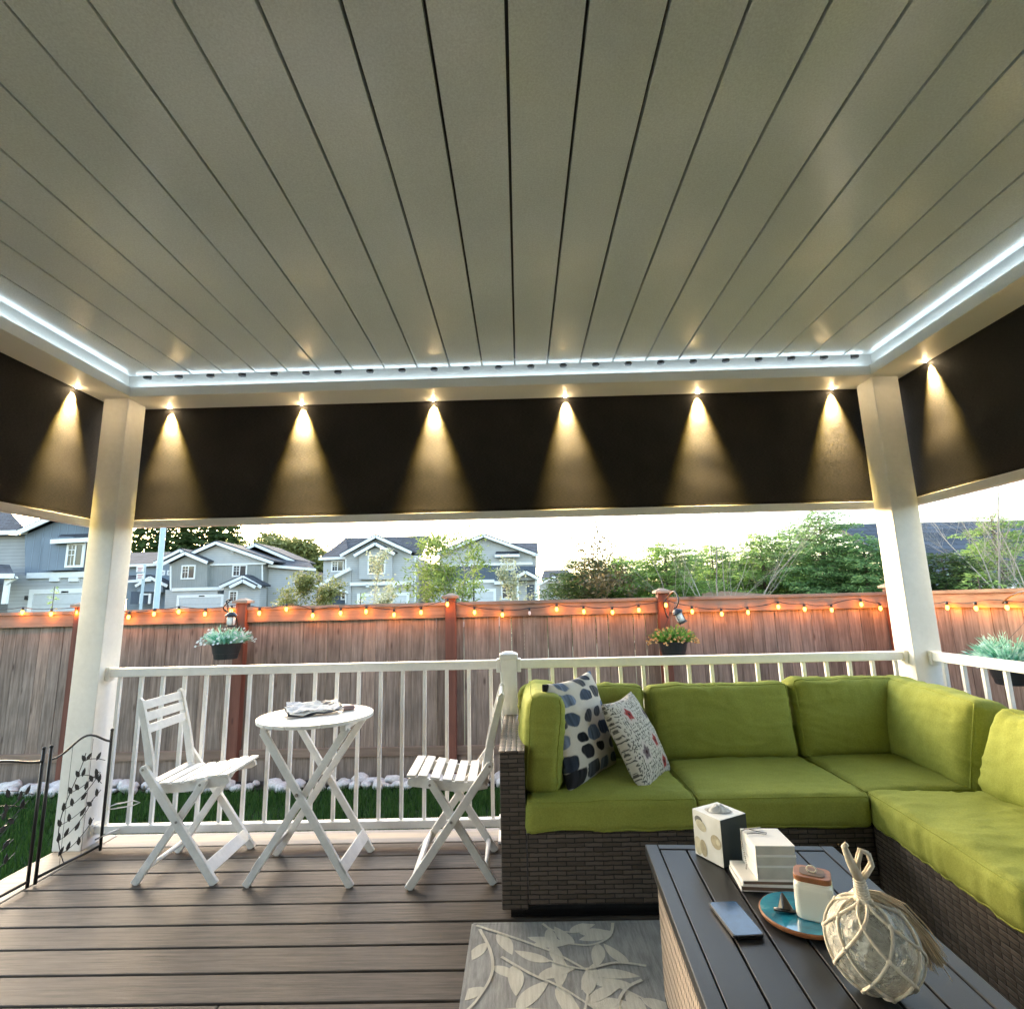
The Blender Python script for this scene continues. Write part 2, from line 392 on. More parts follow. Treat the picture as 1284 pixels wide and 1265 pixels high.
def plate():
    m, nt, b = new_mat('blue_resin'); v = coords(nt, 'Object', (1, 2, 1))
    n = nz(nt, v, 9, 6, .6)
    L(nt, ramp(nt, n, [(.32, (.01,.10,.17)), (.48, (.015,.20,.32)), (.6, (.03,.30,.42)), (.72, (.42,.55,.56))]), b.inputs['Base Color'])
    b.inputs['Roughness'].default_value = .12; b.inputs['Coat Weight'].default_value = .8; return m
M['resin'] = plate()
def pebble():
    m, nt, b = new_mat('tissue_box_print'); v = coords(nt)
    L(nt, ramp(nt, nz(nt, v, 14, 2), [(.35, (.66,.65,.60)), (.65, (.80,.79,.76))]), b.inputs['Base Color']); b.inputs['Roughness'].default_value = .5; return m
M['tissuebox'] = pebble()
def siding(name, col, horiz=True, pitch=.18):
    m, nt, b = new_mat(name); v = coords(nt); s = N(nt, 'ShaderNodeSeparateXYZ'); L(nt, v, s.inputs[0])
    src = s.outputs[2] if horiz else mth(nt, 'ADD', s.outputs[0], s.outputs[1])
    fr = mth(nt, 'FRACT', mth(nt, 'DIVIDE', src, pitch))
    c = ramp(nt, fr, [(0, tuple(x*.55 for x in col)), (.1, col), (.9, tuple(x*1.06 for x in col)), (1, tuple(x*.7 for x in col))] if horiz else
             [(0, tuple(x*.6 for x in col)), (.06, tuple(x*1.15 for x in col)), (.16, tuple(x*1.12 for x in col)), (.22, tuple(x*.7 for x in col)), (.28, col), (1, col)])
    L(nt, mixc(nt, .4, c, ramp(nt, nz(nt, v, 1.3, 5), [(.3, (.8,.8,.8)), (.7, (1.15,1.15,1.15))]), 'MULTIPLY'), b.inputs['Base Color']); b.inputs['Roughness'].default_value = .7
    bump(nt, b, fr, .5, .02); return m
M['sgrey'] = siding('grey_lap_siding', (.32,.32,.325)); M['sblue'] = siding('blue_board_batten', (.17,.205,.25), False, .42)
M['slapblue'] = siding('blue_lap_siding', (.20,.24,.285)); M['sgreen'] = siding('sage_board_batten', (.27,.275,.26), False, .4)
M['spale'] = siding('pale_lap_siding', (.44,.435,.43)); M['snavy'] = siding('navy_board_batten', (.075,.095,.13), False, .42)
def shingles(name, col, rh=.2):
    m, nt, b = new_mat(name); br = N(nt, 'ShaderNodeTexBrick'); br.inputs['Scale'].default_value = 1
    br.inputs['Brick Width'].default_value = rh*2.2; br.inputs['Row Height'].default_value = rh; br.inputs['Mortar Size'].default_value = .02; br.inputs['Mortar Smooth'].default_value = .5
    br.inputs['Color1'].default_value = (*[c*.65 for c in col], 1); br.inputs['Color2'].default_value = (*[c*1.4 for c in col], 1); br.inputs['Mortar'].default_value = (*[c*.3 for c in col], 1)
    L(nt, coords(nt, 'UV'), br.inputs['Vector'])
    L(nt, mixc(nt, .5, br.outputs[0], ramp(nt, nz(nt, coords(nt), .8, 5), [(.3, (.7,.7,.7)), (.7, (1.3,1.3,1.3))]), 'MULTIPLY'), b.inputs['Base Color']); b.inputs['Roughness'].default_value = .85
    bump(nt, b, br.outputs['Fac'], .5, .02); return m
M['roof'] = shingles('grey_shingles', (.058,.062,.074)); M['bluroof'] = shingles('slate_blue_shingles', (.055,.066,.085), .28)
M['trim'] = plain('house_trim', (.78,.77,.75), .5, var=.04)
M['win'] = plain('window_glass', (.03,.035,.04), .08, spec=.9, var=.3, vscale=2)
M['gdoor'] = plain('garage_door_paint', (.55,.55,.55), .5, var=.05)
M['polegrey'] = plain('pale_blue_pole', (.42,.50,.54), .5, var=.06)
M['sign'] = plain('sign_face', (.72,.70,.70), .4, var=.04); M['signred'] = plain('sign_red', (.45,.10,.10), .4)
M['leafdark'] = foliage('evergreen_dark', (.03,.055,.018), (.12,.18,.055), .35)
M['leafmid'] = foliage('evergreen_mid', (.09,.17,.04), (.38,.53,.16), .55)
M['leafblue'] = foliage('evergreen_blue', (.07,.15,.055), (.31,.47,.18), .52)
M['leaflime'] = foliage('spring_leaf', (.09,.14,.025), (.34,.43,.12), .45)
M['leafolive'] = foliage('olive_leaf', (.10,.12,.035), (.34,.35,.13), .4)
M['leafrust'] = foliage('rust_leaf', (.07,.06,.025), (.20,.15,.07), .3)
M['blossom'] = foliage('pale_blossom', (.32,.36,.20), (.62,.62,.46), .4)
M['teal'] = foliage('mint_leaf', (.08,.38,.23), (.62,.86,.74), .4)
M['fgreen'] = foliage('planter_leaf', (.05,.20,.03), (.26,.46,.10), .4)
M['petalwhite'] = foliage('white_petal', (.55,.62,.56), (.85,.85,.80), .3)
M['petalorange'] = foliage('orange_petal', (.55,.16,.03), (.80,.55,.22), .3)
# ------------------------------------------------------------------ pergola
YP, XL, XR, W = 3.135, -2.377, 2.158, .155
ZB, ZC = 2.542, 2.652
YB = -1.55                                    # rear end of the roof, behind the camera
pg = thing('pergola', 'white louvred pergola roof on posts with lit strip and downlights', 'pergola', (-.11, 1, 0))
def part(name, mb, m, parent, **k): return mb.build(name, m, parent, **k)
# louvres: closed blades running away from the camera
PITCHX = .1955; X0 = .0036
for i in range(-12, 12):
    xa = X0 + i*PITCHX + (.0045); xb = X0 + (i+1)*PITCHX - .0045
    if i == -12: xa = X0 - 11.95*PITCHX
    if i == 11: continue
    if i == 10: xb = X0 + 10.85*PITCHX
    b = MB(); y0, y1 = YB, 3.065
    sag = rnd.uniform(-.0006, .0006)
    b.bx(xa, xb, y0, y1, ZC+sag, ZC+.028); b.mi = 1; b.bx(xb-.03, min(xb+.03, X0+10.85*PITCHX), y0, y1-.01, ZC+.0305, ZC+.05)
    lo = part('louver', b, [M['alu'], M['peg']], pg, bevel=.0022)
    p = MB(); p.lathe([(.010,0), (.021,.004), (.023,.012), (.010,.022)], ((xa+xb)/2, 3.090, ZC-.012), 12); p.bx((xa+xb)/2-.012, (xa+xb)/2+.012, 3.0665, 3.11, ZC+.002, ZC+.02)
    part('pivot', p, M['peg'], lo, smooth=False)
# frame beams: inner fascia, lit ledge, soffit
def beam_set(kind):
    b = MB()
    if kind == 'back':
        b.bx(XL-W-.045, XR+W+.045, YP-.02, 3.355, ZB, ZB+.062)            # soffit and fascia
        b.bx(XL-W-.03, XR+W+.03, 3.165, 3.345, ZB+.064, 2.80)
    elif kind == 'left':
        b.bx(XL-W-.045, XL+.02, YB, YP-.0225, ZB, ZB+.062); b.bx(XL-W-.03, XL-.03, YB, 3.163, ZB+.064, 2.80)
    else:
        b.bx(XR-.02, XR+W+.045, YB, YP-.0225, ZB, ZB+.062); b.bx(XR+.03, XR+W+.03, YB, 3.163, ZB+.064, 2.80)
    return part('beam', b, M['beam'], pg, bevel=.003)
for k in ('back', 'left', 'right'): beam_set(k)
b = MB(); b.bx(XL-.03, XR+.03, YB-.1, YB-.002, ZB, 2.80); part('beam', b, M['beam'], pg, bevel=.003)
b = MB(); b.bx(XL-.1, XR+.1, YB-.05, 3.2, 2.806, 2.83); part('roof_pan', b, M['alu'], pg)
# LED strips behind the fascia, washing the ledge
b = MB(); b.bx(XL+.03, XR-.03, 3.134, 3.142, ZB+.0625, ZB+.0665); part('led_strip', b, M['led'], pg)
b = MB(); b.bx(XL-.006, XL+.002, YB, 3.10, ZB+.0625, ZB+.0665); part('led_strip', b, M['led'], pg)
b = MB(); b.bx(XR-.002, XR+.006, YB, 3.10, ZB+.0625, ZB+.0665); part('led_strip', b, M['led'], pg)
# posts
for x0 in (XL-W, XR):
    b = MB(); b.bx(x0, x0+W, YP, YP+W, 0, ZB-.001)
    po = part('post', b, M['white'], pg, bevel=.004)
    b = MB(); xo = x0-.012 if x0 < 0 else x0+W+.002
    b.bx(xo, xo+.010, YP+.03, YP+W-.02, .02, 1.86); part('screen_track', b, M['white'], po)
# downlights
WARM = (1, .74, .40)
dsp = lamp_data('downlight_beam', 'SPOT', 40, (1,.78,.50), spot_size=R(50), spot_blend=.95, shadow_soft_size=.008)
drim = lamp_data('downlight_rim', 'SPOT', 17, (1,.66,.10), spot_size=R(56), spot_blend=.6, shadow_soft_size=.008)
glow = lamp_data('downlight_glow', 'POINT', .03, WARM, shadow_soft_size=.008)
spots = [(x, 3.310, 0) for x in (-2.237, -1.376, -.526, .322, 1.167, 2.018)]
spots += [(-2.548, y, 1) for y in (2.95, 2.10, 1.25, .40)] + [(2.330, y, 2) for y in (2.93, 2.08, 1.23, .38)]
for x, y, k in spots:
    b = MB(); b.lathe([(.0115,-.003), (.0135,-.003), (.0145,0), (.0145,.003), (.0115,.003)], (x, y, ZB-.001), 20)
    d = part('downlight', b, M['beam'], pg, smooth=False)
    b = MB(); b.lathe([(.001,-.0065), (.007,-.0055), (.011,-.002), (.011,.001), (.001,.001)], (x, y, ZB-.001), 16); part('lens', b, M['lens'], d, smooth=True)
    lean = R(18+rnd.uniform(-1.5,1.5)); gain = rnd.uniform(.78,1.15); side_ = R(rnd.uniform(-3,3)); da, db = dsp.copy(), drim.copy(); da.energy *= gain; db.energy *= gain
    lamp('downlight_beam', da, (x, y, ZB-.012), (lean if k == 0 else side_, -lean if k == 2 else (lean if k == 1 else side_), 0))
    lamp('downlight_rim', db, (x, y, ZB-.012), (lean if k == 0 else side_, -lean if k == 2 else (lean if k == 1 else side_), 0))
    lamp('downlight_glow', glow, (x, y, ZB-.020))
# roller screens half way down
def screen(label, axis, a0, a1, c, zb, sg=1):
    mid = ((a0+a1)/2, c) if axis == 'X' else (c, (a0+a1)/2)
    t = thing('roller_screen', label, 'roller screen', (*mid, zb))
    nx, nzs = 90, 26; b = MB(); vs = []; fs = []
    for j in range(nzs+1):
        for i in range(nx+1):
            a = a0+(a1-a0)*i/nx; z = zb+.045+(2.541-zb-.045)*j/nzs
            e = max(0, math.sin(PI*j/nzs))**.5; w = sg*e*(.001 + (noise.noise(Vector((a*1.1, z*2.3, c)))+.4)*.006 + noise.noise(Vector((a*3.6, z*6, c+5)))*.0055)
            vs.append((a, c+w, z) if axis == 'X' else (c+w, a, z))
    for j in range(nzs):
        for i in range(nx): k = j*(nx+1)+i; fs.append((k, k+1, k+nx+2, k+nx+1))
    b.add(vs, fs); f = part('fabric', b, M['screen'], t, smooth=True)
    so = f.modifiers.new('thick', 'SOLIDIFY'); so.thickness = .0015
    b = MB()
    if axis == 'X': b.bx(a0+.004, a1-.004, c-.022, c+.018, zb, zb+.046)
    else: b.bx(c-.02, c+.02, a0, a1, zb, zb+.046)
    part('bottom_bar', b, M['white'], t, bevel=.004)
    return t
screen('wide black roller screen half lowered across the back between both posts', 'X', XL-.15, XR+.15, 3.332, 1.762)
screen('black roller screen to the left of the post in front of the blue house', 'Y', -1.45, YP+.1, -2.570, 1.752, -1)
screen('black roller screen to the right of the post above the evergreens', 'Y', -1.45, YP+.1, 2.352, 1.756)

# ------------------------------------------------------------------ deck
YD = 3.171
b = MB(); k = 0
for i in range(33):
    y1 = YD - i*.148 + rnd.uniform(-.0008,.0008); 
    xs = [-2.318, 3.0]
    cut = rnd.uniform(-1.2, 2.2)
    for xa, xb in ((-2.318, cut-.0015), (cut+.0015, 3.0)) if i % 3 == 2 and i > 6 else ((-2.318, 3.0),):
        b.bx(xa, xb, y1-.1392, y1, -.025, 0)
b.mi = 1; b.bx(-2.47, 3.05, -1.75, 3.32, -.12, -.045)
for i in range(14): b.bx(-2.3+i*.4, -2.26+i*.4, -1.7, 3.18, -.044, -.0255)
struct(b.build('deck', [M['deck'], M['soil']], bevel=.004, origin=(0,0,0)))
b = MB(); b.bx(-2.318, 3.0, YD+.006, 3.335, -.025, .001); b.bx(-2.50, -2.324, -1.7, 3.335, -.025, .001); b.bx(-2.52, 3.02, 3.337, 3.36, -.30, -.003); b.bx(-2.53, -2.505, -1.7, 3.334, -.30, -.003)  # rear strip's paleness is light painted into the deck edge; left board is pale itself
struct(b.build('deck_edging', M['decktrim'], bevel=.004, origin=(0,0,0)))
b = MB(); b.bx(-2.50, 3.0, 3.32, 3.334, -.59, -.30); b.bx(-2.50, -2.487, -1.7, 3.318, -.59, -.30)
struct(b.build('deck_skirt', M['decktrim'], origin=(0,0,0)))

# ------------------------------------------------------------------ railings
def railing(label, p, q, n, ends=(1,1)):
    p, q = Vector(p), Vector(q); d = (q-p).normalized(); side = Vector((-d.y, d.x, 0)); l = (q-p).length
    t = thing('deck_railing', label, 'railing', ((p+q)/2), 'white railings round the deck')
    b = MB(); b.beam(p+Vector((0,0,.906)), q+Vector((0,0,.906)), .048, .048, side); part('top_rail', b, M['white'], t, bevel=.006)
    b = MB(); b.beam(p+Vector((0,0,.082)), q+Vector((0,0,.082)), .042, .040, side); part('bottom_rail', b, M['white'], t, bevel=.004)
    for i in range(n):
        c = p + d*(l*(i+.55)/n)
        b = MB(); b.box(c+Vector((0,0,.492)), (.0195,.0195,.776), Matrix.Rotation(math.atan2(d.y, d.x), 3, 'Z')); part('baluster', b, M['white'], t, bevel=.002)
    for e, c, s in ((ends[0], p, 1), (ends[1], q, -1)):
        if not e: continue
        for z, hh in ((.900, .072), (.082, .058)):
            b = MB(); b.box(c + d*s*.011 + Vector((0,0,z)), (.022, .062, hh), Matrix.Rotation(math.atan2(d.y, d.x), 3, 'Z')); part('bracket', b, M['white'], t, bevel=.003)
    return t
XN = -.075
railing('white metal railing behind the bistro set, from the left post to the capped post', (XL+.001, 3.21, 0), (XN-.047, 3.21, 0), 18)
railing('white metal railing behind the green sofa, from the capped post to the corner post', (XN+.047, 3.21, 0), (XR-.001, 3.21, 0), 17)
railing('white metal railing running along the right side of the deck', (2.262, YP-.003, 0), (2.262, -1.4, 0), 36, (1,0))
t = thing('newel_post', 'short white capped railing post between the folding chair and the sofa', 'post', (XN, 3.21, 0))
b = MB(); b.bx(XN-.045, XN+.045, 3.165, 3.255, .012, .935); part('shaft', b, M['white'], t, bevel=.004)
b = MB(); b.prism([(XN-.075,3.135),(XN+.075,3.135),(XN+.075,3.285),(XN-.075,3.285)], .0015, .012, 'Z'); part('base_flange', b, M['white'], t, bevel=.003)
b = MB(); b.bx(XN-.052, XN+.052, 3.158, 3.262, .936, .960)
o = [( XN-.052,3.158),(XN+.052,3.158),(XN+.052,3.262),(XN-.052,3.262)]
b.add([(x,y,.9605) for x,y in o]+[(XN+(x-XN)*.45, 3.21+(y-3.21)*.45, .974) for x,y in o], [(0,1,5,4),(1,2,6,5),(2,3,7,6),(3,0,4,7),(4,5,6,7),(3,2,1,0)]); part('cap', b, M['white'], t, bevel=.004)

# ------------------------------------------------------------------ black garden panels tied to the railing
def garden_panel(label, p, q, seed, htop=.60):
    p, q = Vector(p), Vector(q); d = (q-p); l = d.length; d.normalize(); r = random.Random(seed)
    t = thing('metal_fence_panel', label, 'garden panel', (p+q)/2, 'black metal leaf panels at the deck edge')
    P = lambda s, z: p + d*s + Vector((0,0,z))
    for s in (0, l):
        b = MB(); b.tube([P(s, .004), P(s, htop+.055)], .0075, 8); b.sphere(P(s, htop+.058), .009, 8, 5); part('stile', b, M['black'], t, smooth=True)
    b = MB(); b.tube([P(0,.03), P(l,.03)], .007, 8); part('bottom_rail', b, M['black'], t, smooth=True)
    b = MB(); b.tube([P(l*i/24, htop + .062*math.sin(PI*i/24)**2 - .012*math.sin(2*PI*i/24)) for i in range(25)], .0055, 8); part('top_rail', b, M['black'], t, smooth=True)
    for k in range(1, 3):
        b = MB(); b.tube([P(l*k/3, .03), P(l*k/3, htop+.04)], .0009, 4); part('wire', b, M['black'], t)
    # leafy scrollwork: one wandering vine with side shoots, each ending in leaves
    b = MB(); lv = MB()
    def lf(c, ang):
        a = Vector((d.x*math.cos(ang), d.y*math.cos(ang), math.sin(ang))); n = Vector((-d.y, d.x, 0)); w = a.cross(n)
        pts = [c-a*.020, c-a*.006+w*.0105, c+a*.010+w*.008, c+a*.023, c+a*.010-w*.008, c-a*.006-w*.0105]
        f = [x+n*.0015 for x in pts]; g = [x-n*.0015 for x in pts]
        lv.add(f+g, [tuple(range(6)), tuple(reversed(range(6, 12)))] + [(i, 6+i, 6+(i+1) % 6, (i+1) % 6) for i in range(6)])
    stem = [P(l*(.42+.16*math.sin(4.6*z+seed)), z*htop) for z in [.03+.93*i/30 for i in range(1, 31)]]
    b.tube(stem, .0022, 5)
    for k in range(3, 29, 4):
        c = stem[k]; sgn = 1 if k % 2 else -1
        u = (c-p).dot(d); room = (l-.02-u) if sgn > 0 else (u-.02); ln = room*r.uniform(.75, .98); rise = r.uniform(.05, .14)*(1 if c.z < htop*.72 else -.6)
        sh = [c + d*(sgn*ln*q) + Vector((0,0,rise*q*q)) for q in [i/9 for i in range(10)]]
        b.tube(sh, .0018, 5)
        for q in range(2, 10, 4 if ln < .15 else 3): lf(sh[q]+Vector((0,0,.012*(-1)**q)), r.uniform(.6, 2.4))
        lf(c+Vector((0,0,.01)), r.uniform(.9, 2.2))
    part('vine', b, M['black'], t, smooth=True); part('leaves', lv, M['black'], t)
    return t
garden_panel('black wire panel with leaf scrolls tied to the railing before the left post', (-2.300, 2.775, .003), (-2.262, 3.125, .003), 3, .55)
garden_panel('black wire leaf panel reaching out of the picture at the left deck edge', (-2.345, 2.10, .003), (-2.308, 2.742, .003), 11, .55)
b = MB(); b.tube([(-2.27,3.12,.21), (-2.22,3.15,.225), (-2.15,3.19,.228), (-2.12,3.20,.215), (-2.15,3.185,.205), (-2.22,3.14,.205)], .0035, 6, closed=True)
tag(b.build('cable_tie', M['white'], smooth=True), 'white cable tie looped from the black panel to a baluster', 'cable tie')
b = MB(); b.tube([(-2.275,3.10,.07), (-2.235,3.14,.085), (-2.21,3.20,.09), (-2.24,3.17,.075)], .004, 6, closed=True)
tag(b.build('cable_tie', M['white'], smooth=True), 'white cable tie at the foot of the black panel by the bottom rail', 'cable tie')
# ------------------------------------------------------------------ bistro set
def rot_about(o, ang): o.rotation_euler = (0, 0, ang)
def bistro_chair():
    """folding chair, local frame: faces +x, y across, floor z = 0"""
    t = thing('folding_chair', 'white slatted folding chair left of the round table, back to the deck edge', 'folding chair', (0,0,0), 'white folding chairs at the round table')
    m = M['chairwhite']; HW = .19
    for s in (-1, 1):
        y = s*HW
        b = MB(); b.beam((-.178, y, .505), (.195, y, .0), .022, .036); b.prism([(-.178+.018*math.cos(a*PI/6), .505+.018*math.sin(a*PI/6)) for a in range(12)], y-.0112, y+.0112); part('front_leg', b, m, t, bevel=.003)
        b = MB(); b.beam((.098, y-s*.024, .432), (-.19, y-s*.024, .0), .022, .034); b.prism([(.098+.017*math.cos(a*PI/6), .432+.017*math.sin(a*PI/6)) for a in range(12)], y-s*.024-.0112, y-s*.024+.0112); part('rear_leg', b, m, t, bevel=.003)
        # curved back upright as one sawn piece
        yb = y - s*.024
        cl = [(-.150,.420), (-.158,.47), (-.168,.53), (-.183,.60), (-.203,.68), (-.225,.76), (-.240,.815)]
        wd = [.026, .034, .038, .036, .034, .032, .028]
        poly = [(x-w/2, z) for (x, z), w in zip(cl, wd)] + [(cl[-1][0], .828)] + [(x+w/2, z) for (x, z), w in reversed(list(zip(cl, wd)))]
        b = MB(); b.prism(poly, yb-.011, yb+.011); part('back_upright', b, m, t, bevel=.003, fix=True)
        # saddle shaped seat rail
        top = [(-.170,.428), (-.12,.424), (-.05,.424), (.03,.432), (.11,.447), (.175,.455), (.205,.447)]
        yr = y - s*.048
        poly = [(x, z) for x, z in top] + [(.212,.425), (.19,.412), (.10,.400), (.0,.386), (-.10,.384), (-.165,.394)]
        b = MB(); b.prism(poly, yr-.010, yr+.010); part('seat_rail', b, m, t, bevel=.003, fix=True)
        b = MB()
        for x, z in ((-.178,.505), (.098,.432), (.0,.272), (-.163,.43)):
            b.prism([(x+.006*math.cos(a*PI/4), z+.006*math.sin(a*PI/4)) for a in range(8)], y+s*.0115, y+s*.0145)
        part('bolt', b, M['chrome'], t)
    zs = [(-.152,.431), (-.094,.4275), (-.036,.4285), (.022,.4345), (.080,.4445), (.138,.4545), (.190,.4575)]
    for i, (x, z) in enumerate(zs):
        z2 = zs[min(i+1, 6)]; z1 = zs[max(i-1, 0)]; sl = math.atan2(z2[1]-z1[1], z2[0]-z1[0])
        b = MB(); b.box((x, 0, z+.0035), (.043, .335, .012), Matrix.Rotation(-sl, 3, 'Y')); part('seat_slat', b, m, t, bevel=.003)
    for x, z in ((-.236,.790), (-.221,.735), (-.205,.680)):
        b = MB(); b.box((x+.004, 0, z), (.013, .330, .043), Matrix.Rotation(R(-15), 3, 'Y')); part('back_slat', b, m, t, bevel=.003)
    b = MB(); b.beam((.170, -HW+.012, .033), (.170, HW-.012, .033), .012, .070, (.59, 0, .8)); 
    b = MB(); b.box((.158, 0, .068), (.013, .40, .060), Matrix.Rotation(R(-36), 3, 'Y')); part('front_stretcher', b, m, t, bevel=.003)
    b = MB(); b.tube([(-.155, -HW+.03, .055), (-.155, HW-.03, .055)], .011, 10); part('rear_dowel', b, m, t, smooth=True)
    return t
ch = bistro_chair()
c2 = copy_tree(ch)
ch.location = (-1.644, 2.945, .001); rot_about(ch, R(1.5))
c2.location = (-.345, 2.885, .001); rot_about(c2, R(181.5))
c2['label'] = 'white slatted folding chair right of the round table, beside the sofa arm'

TX, TY, TZ = -1.055, 2.905, .695
t = thing('bistro_table', 'round white slatted folding table on crossed legs by the railing', 'table', (TX, TY, .001))
TR = .283; n = 9; pw = 2*TR/n; ang = R(62)
rotm = Matrix.Rotation(ang, 3, 'Z')
for i in range(n):
    y0 = -TR+i*pw+.0032; y1 = y0+pw-.0064
    up = []; lo = []
    for k in range(7):
        y = y0+(y1-y0)*k/6; x = math.sqrt(max(0.0004, TR*TR-y*y)); up.append((x, y)); lo.append((-x, y))
    poly = [rotm @ Vector((x, y, 0)) for x, y in up + lo[::-1]]
    b = MB(); b.prism([(p.x+TX, p.y+TY) for p in poly], TZ, TZ+.016, 'Z'); part('tabletop_slat', b, M['chairwhite'], t, bevel=.0015, fix=True)
for s in (-1, 1):
    y = TY + s*.178 - .01; o = (0 if s < 0 else .0)
    b = MB(); b.beam((-1.240, y, .672), (-.800, y, .0), .020, .034); part('leg', b, M['chairwhite'], t, bevel=.003)
    y2 = y - s*.023
    b = MB(); b.beam((-.842, y2, .680), (-1.292, y2, .0), .020, .034); part('leg', b, M['chairwhite'], t, bevel=.003)
    b = MB(); b.prism([(-1.062+.008*math.cos(a*PI/4), .392+.008*math.sin(a*PI/4)) for a in range(8)], y+s*.0105, y+s*.0145); part('bolt', b, M['chrome'], t)
b = MB(); b.box((-.838, TY-.01, .083), (.012, .376, .058), Matrix.Rotation(R(-33), 3, 'Y')); part('stretcher', b, M['chairwhite'], t, bevel=.003)
b = MB(); b.box((-1.245, TY-.01, .096), (.012, .330, .055), Matrix.Rotation(R(33), 3, 'Y')); part('stretcher', b, M['chairwhite'], t, bevel=.003)
for x in (-1.235, -.855):
    b = MB(); b.bx(x-.014, x+.014, TY-.20, TY+.18, TZ-.0265, TZ-.002); part('top_batten', b, M['chairwhite'], t, bevel=.002)
# newspaper and pouch on the table
def sheet_stack(name, label, cat, c, sx, sy, rz, layers, mats, ztop):
    t = thing(name, label, cat, (c[0], c[1], ztop))
    z = ztop; r = random.Random(5)
    for i, mm in enumerate(layers):
        b = MB(); nx, ny = 8, 6; vs = []; a = rz + r.uniform(-.08, .08); dx, dy = r.uniform(-.012,.012), r.uniform(-.01,.01)
        for k in range(2):
            for j in range(ny+1):
                for q in range(nx+1):
                    u, v = q/nx-.5, j/ny-.5
                    h = .006*math.sin(6*u+i)*(.3+abs(v)) + .06*max(0, abs(u)-.34) + .030*(v+.5)*(.6+.4*math.sin(5*u+2*i)) + .004*math.sin(17*u+9*v+i)
                    x = u*sx*(1-.03*i); y = v*sy*(1-.09*i)
                    vs.append((c[0]+dx+x*math.cos(a)-y*math.sin(a), c[1]+dy+x*math.sin(a)+y*math.cos(a), z+.005+h+k*.0045))
        m0 = (nx+1)*(ny+1); fs = []
        for j in range(ny):
            for q in range(nx):
                e = j*(nx+1)+q; fs.append((e, e+nx+1, e+nx+2, e+1)); fs.append((m0+e, m0+e+1, m0+e+nx+2, m0+e+nx+1))
        for q in range(nx): fs.append((q, q+1, m0+q+1, m0+q)); e = ny*(nx+1)+q; fs.append((e+1, e, m0+e, m0+e+1))
        for j in range(ny): e = j*(nx+1); fs.append((e+nx+1, e, m0+e, m0+e+nx+1)); e += nx; fs.append((e, e+nx+1, m0+e+nx+1, m0+e))
        b.add(vs, fs); part(mm[0], b, M[mm[1]], t, smooth=False)
        z += .0065
    return t
def newsmat():
    m, nt, b = new_mat('newsprint'); v = coords(nt)
    s = N(nt, 'ShaderNodeSeparateXYZ'); L(nt, v, s.inputs[0])
    ln = mth(nt, 'GREATER_THAN', mth(nt, 'FRACT', mth(nt, 'MULTIPLY', s.outputs[1], 90)), .55)
    blk = mth(nt, 'GREATER_THAN', nz(nt, coords(nt, 'Object', (1, .5, 1)), 22, 1), .52)
    c = mixc(nt, mth(nt, 'MULTIPLY', mth(nt, 'MULTIPLY', ln, blk), .75), (.76,.76,.78), (.30,.30,.36))
    pic = mth(nt, 'GREATER_THAN', nz(nt, v, 9, 1), .62)
    L(nt, mixc(nt, mth(nt, 'MULTIPLY', pic, .35), c, (.22,.21,.30)), b.inputs['Base Color']); b.inputs['Roughness'].default_value = .6; return m
M['news'] = newsmat(); M['newsdark'] = plain('dark_cover', (.03,.03,.045), .5, var=.3)
sheet_stack('newspaper', 'folded newspapers lying open on the round white table', 'newspaper', (-1.085, 2.925), .27, .175, R(28), [('page', 'newsdark'), ('page', 'paper'), ('page', 'news')], None, TZ+.0175)
M['mauve'] = cloth('mauve_cloth', (.32,.22,.22), (.46,.34,.34))
b = MB(); b.prism([(-.945,2.965),(-.885,3.0),(-.90,3.035),(-.955,3.01)], TZ+.018, TZ+.040, 'Z'); tag(b.build('pouch', M['mauve'], bevel=.008), 'small mauve cloth pouch lying beside the newspapers', 'pouch')

# ------------------------------------------------------------------ sectional sofa
def cushion_fn(sx, sy, sz, r, bulge, seed, wrinkle, folds):
    h = Vector((sx/2, sy/2, sz/2)); thin = min(range(3), key=lambda i: h[i]); r = min(r, h[thin]*.95)
    sd = Vector((seed*3.1, seed*1.7, seed*.9)); lat = [i for i in range(3) if i != thin]
    def fn(co, lift=0.):
        q = Vector([co[i]*h[i] for i in range(3)])
        inn = Vector([max(-(h[i]-r), min(h[i]-r, q[i])) for i in range(3)])
        d = q-inn; l = d.length; d = d/l if l > 1e-9 else Vector((0,0,0))
        p = inn + d*(r+lift)
        e = max(0, (1-co[lat[0]]**2)*(1-co[lat[1]]**2))
        p[thin] += (1 if co[thin] > 0 else -1)*bulge*(e**.75)*abs(co[thin])
        for i in lat:
            j = [k for k in lat if k != i][0]; p[i] *= 1 - .014*(1-co[j]**2)*abs(co[i])
        a = p*3.2 + sd; edge = 1-.6*e
        wv = noise.noise(a)*.9 + noise.noise(a*2.3)*.55*edge + abs(noise.noise(Vector((p.x*6, p.y*18, p.z*6))+sd))*.5*edge
        p += d*wrinkle*wv
        if folds:                                       # gathered folds running in from the long edges
            u, v = p[lat[0]], p[lat[1]]
            w = noise.noise(Vector((u*2.5, v*2.5, 3))+sd)*.10
            f = (1-min(1, abs(noise.noise(Vector((u*4+w*9, (v+w)*17, 1))+sd))*2.6))**2 + .7*(1-min(1, abs(noise.noise(Vector((u*15, v*4+w*12, 7))+sd))*2.6))**2
            m = .35+.65*max(abs(co[lat[0]]), abs(co[lat[1]]))**2
            p += d*folds*f*m*(.4+.6*max(0, noise.noise(a*1.1)+.5))
        return p
    return fn, thin, lat
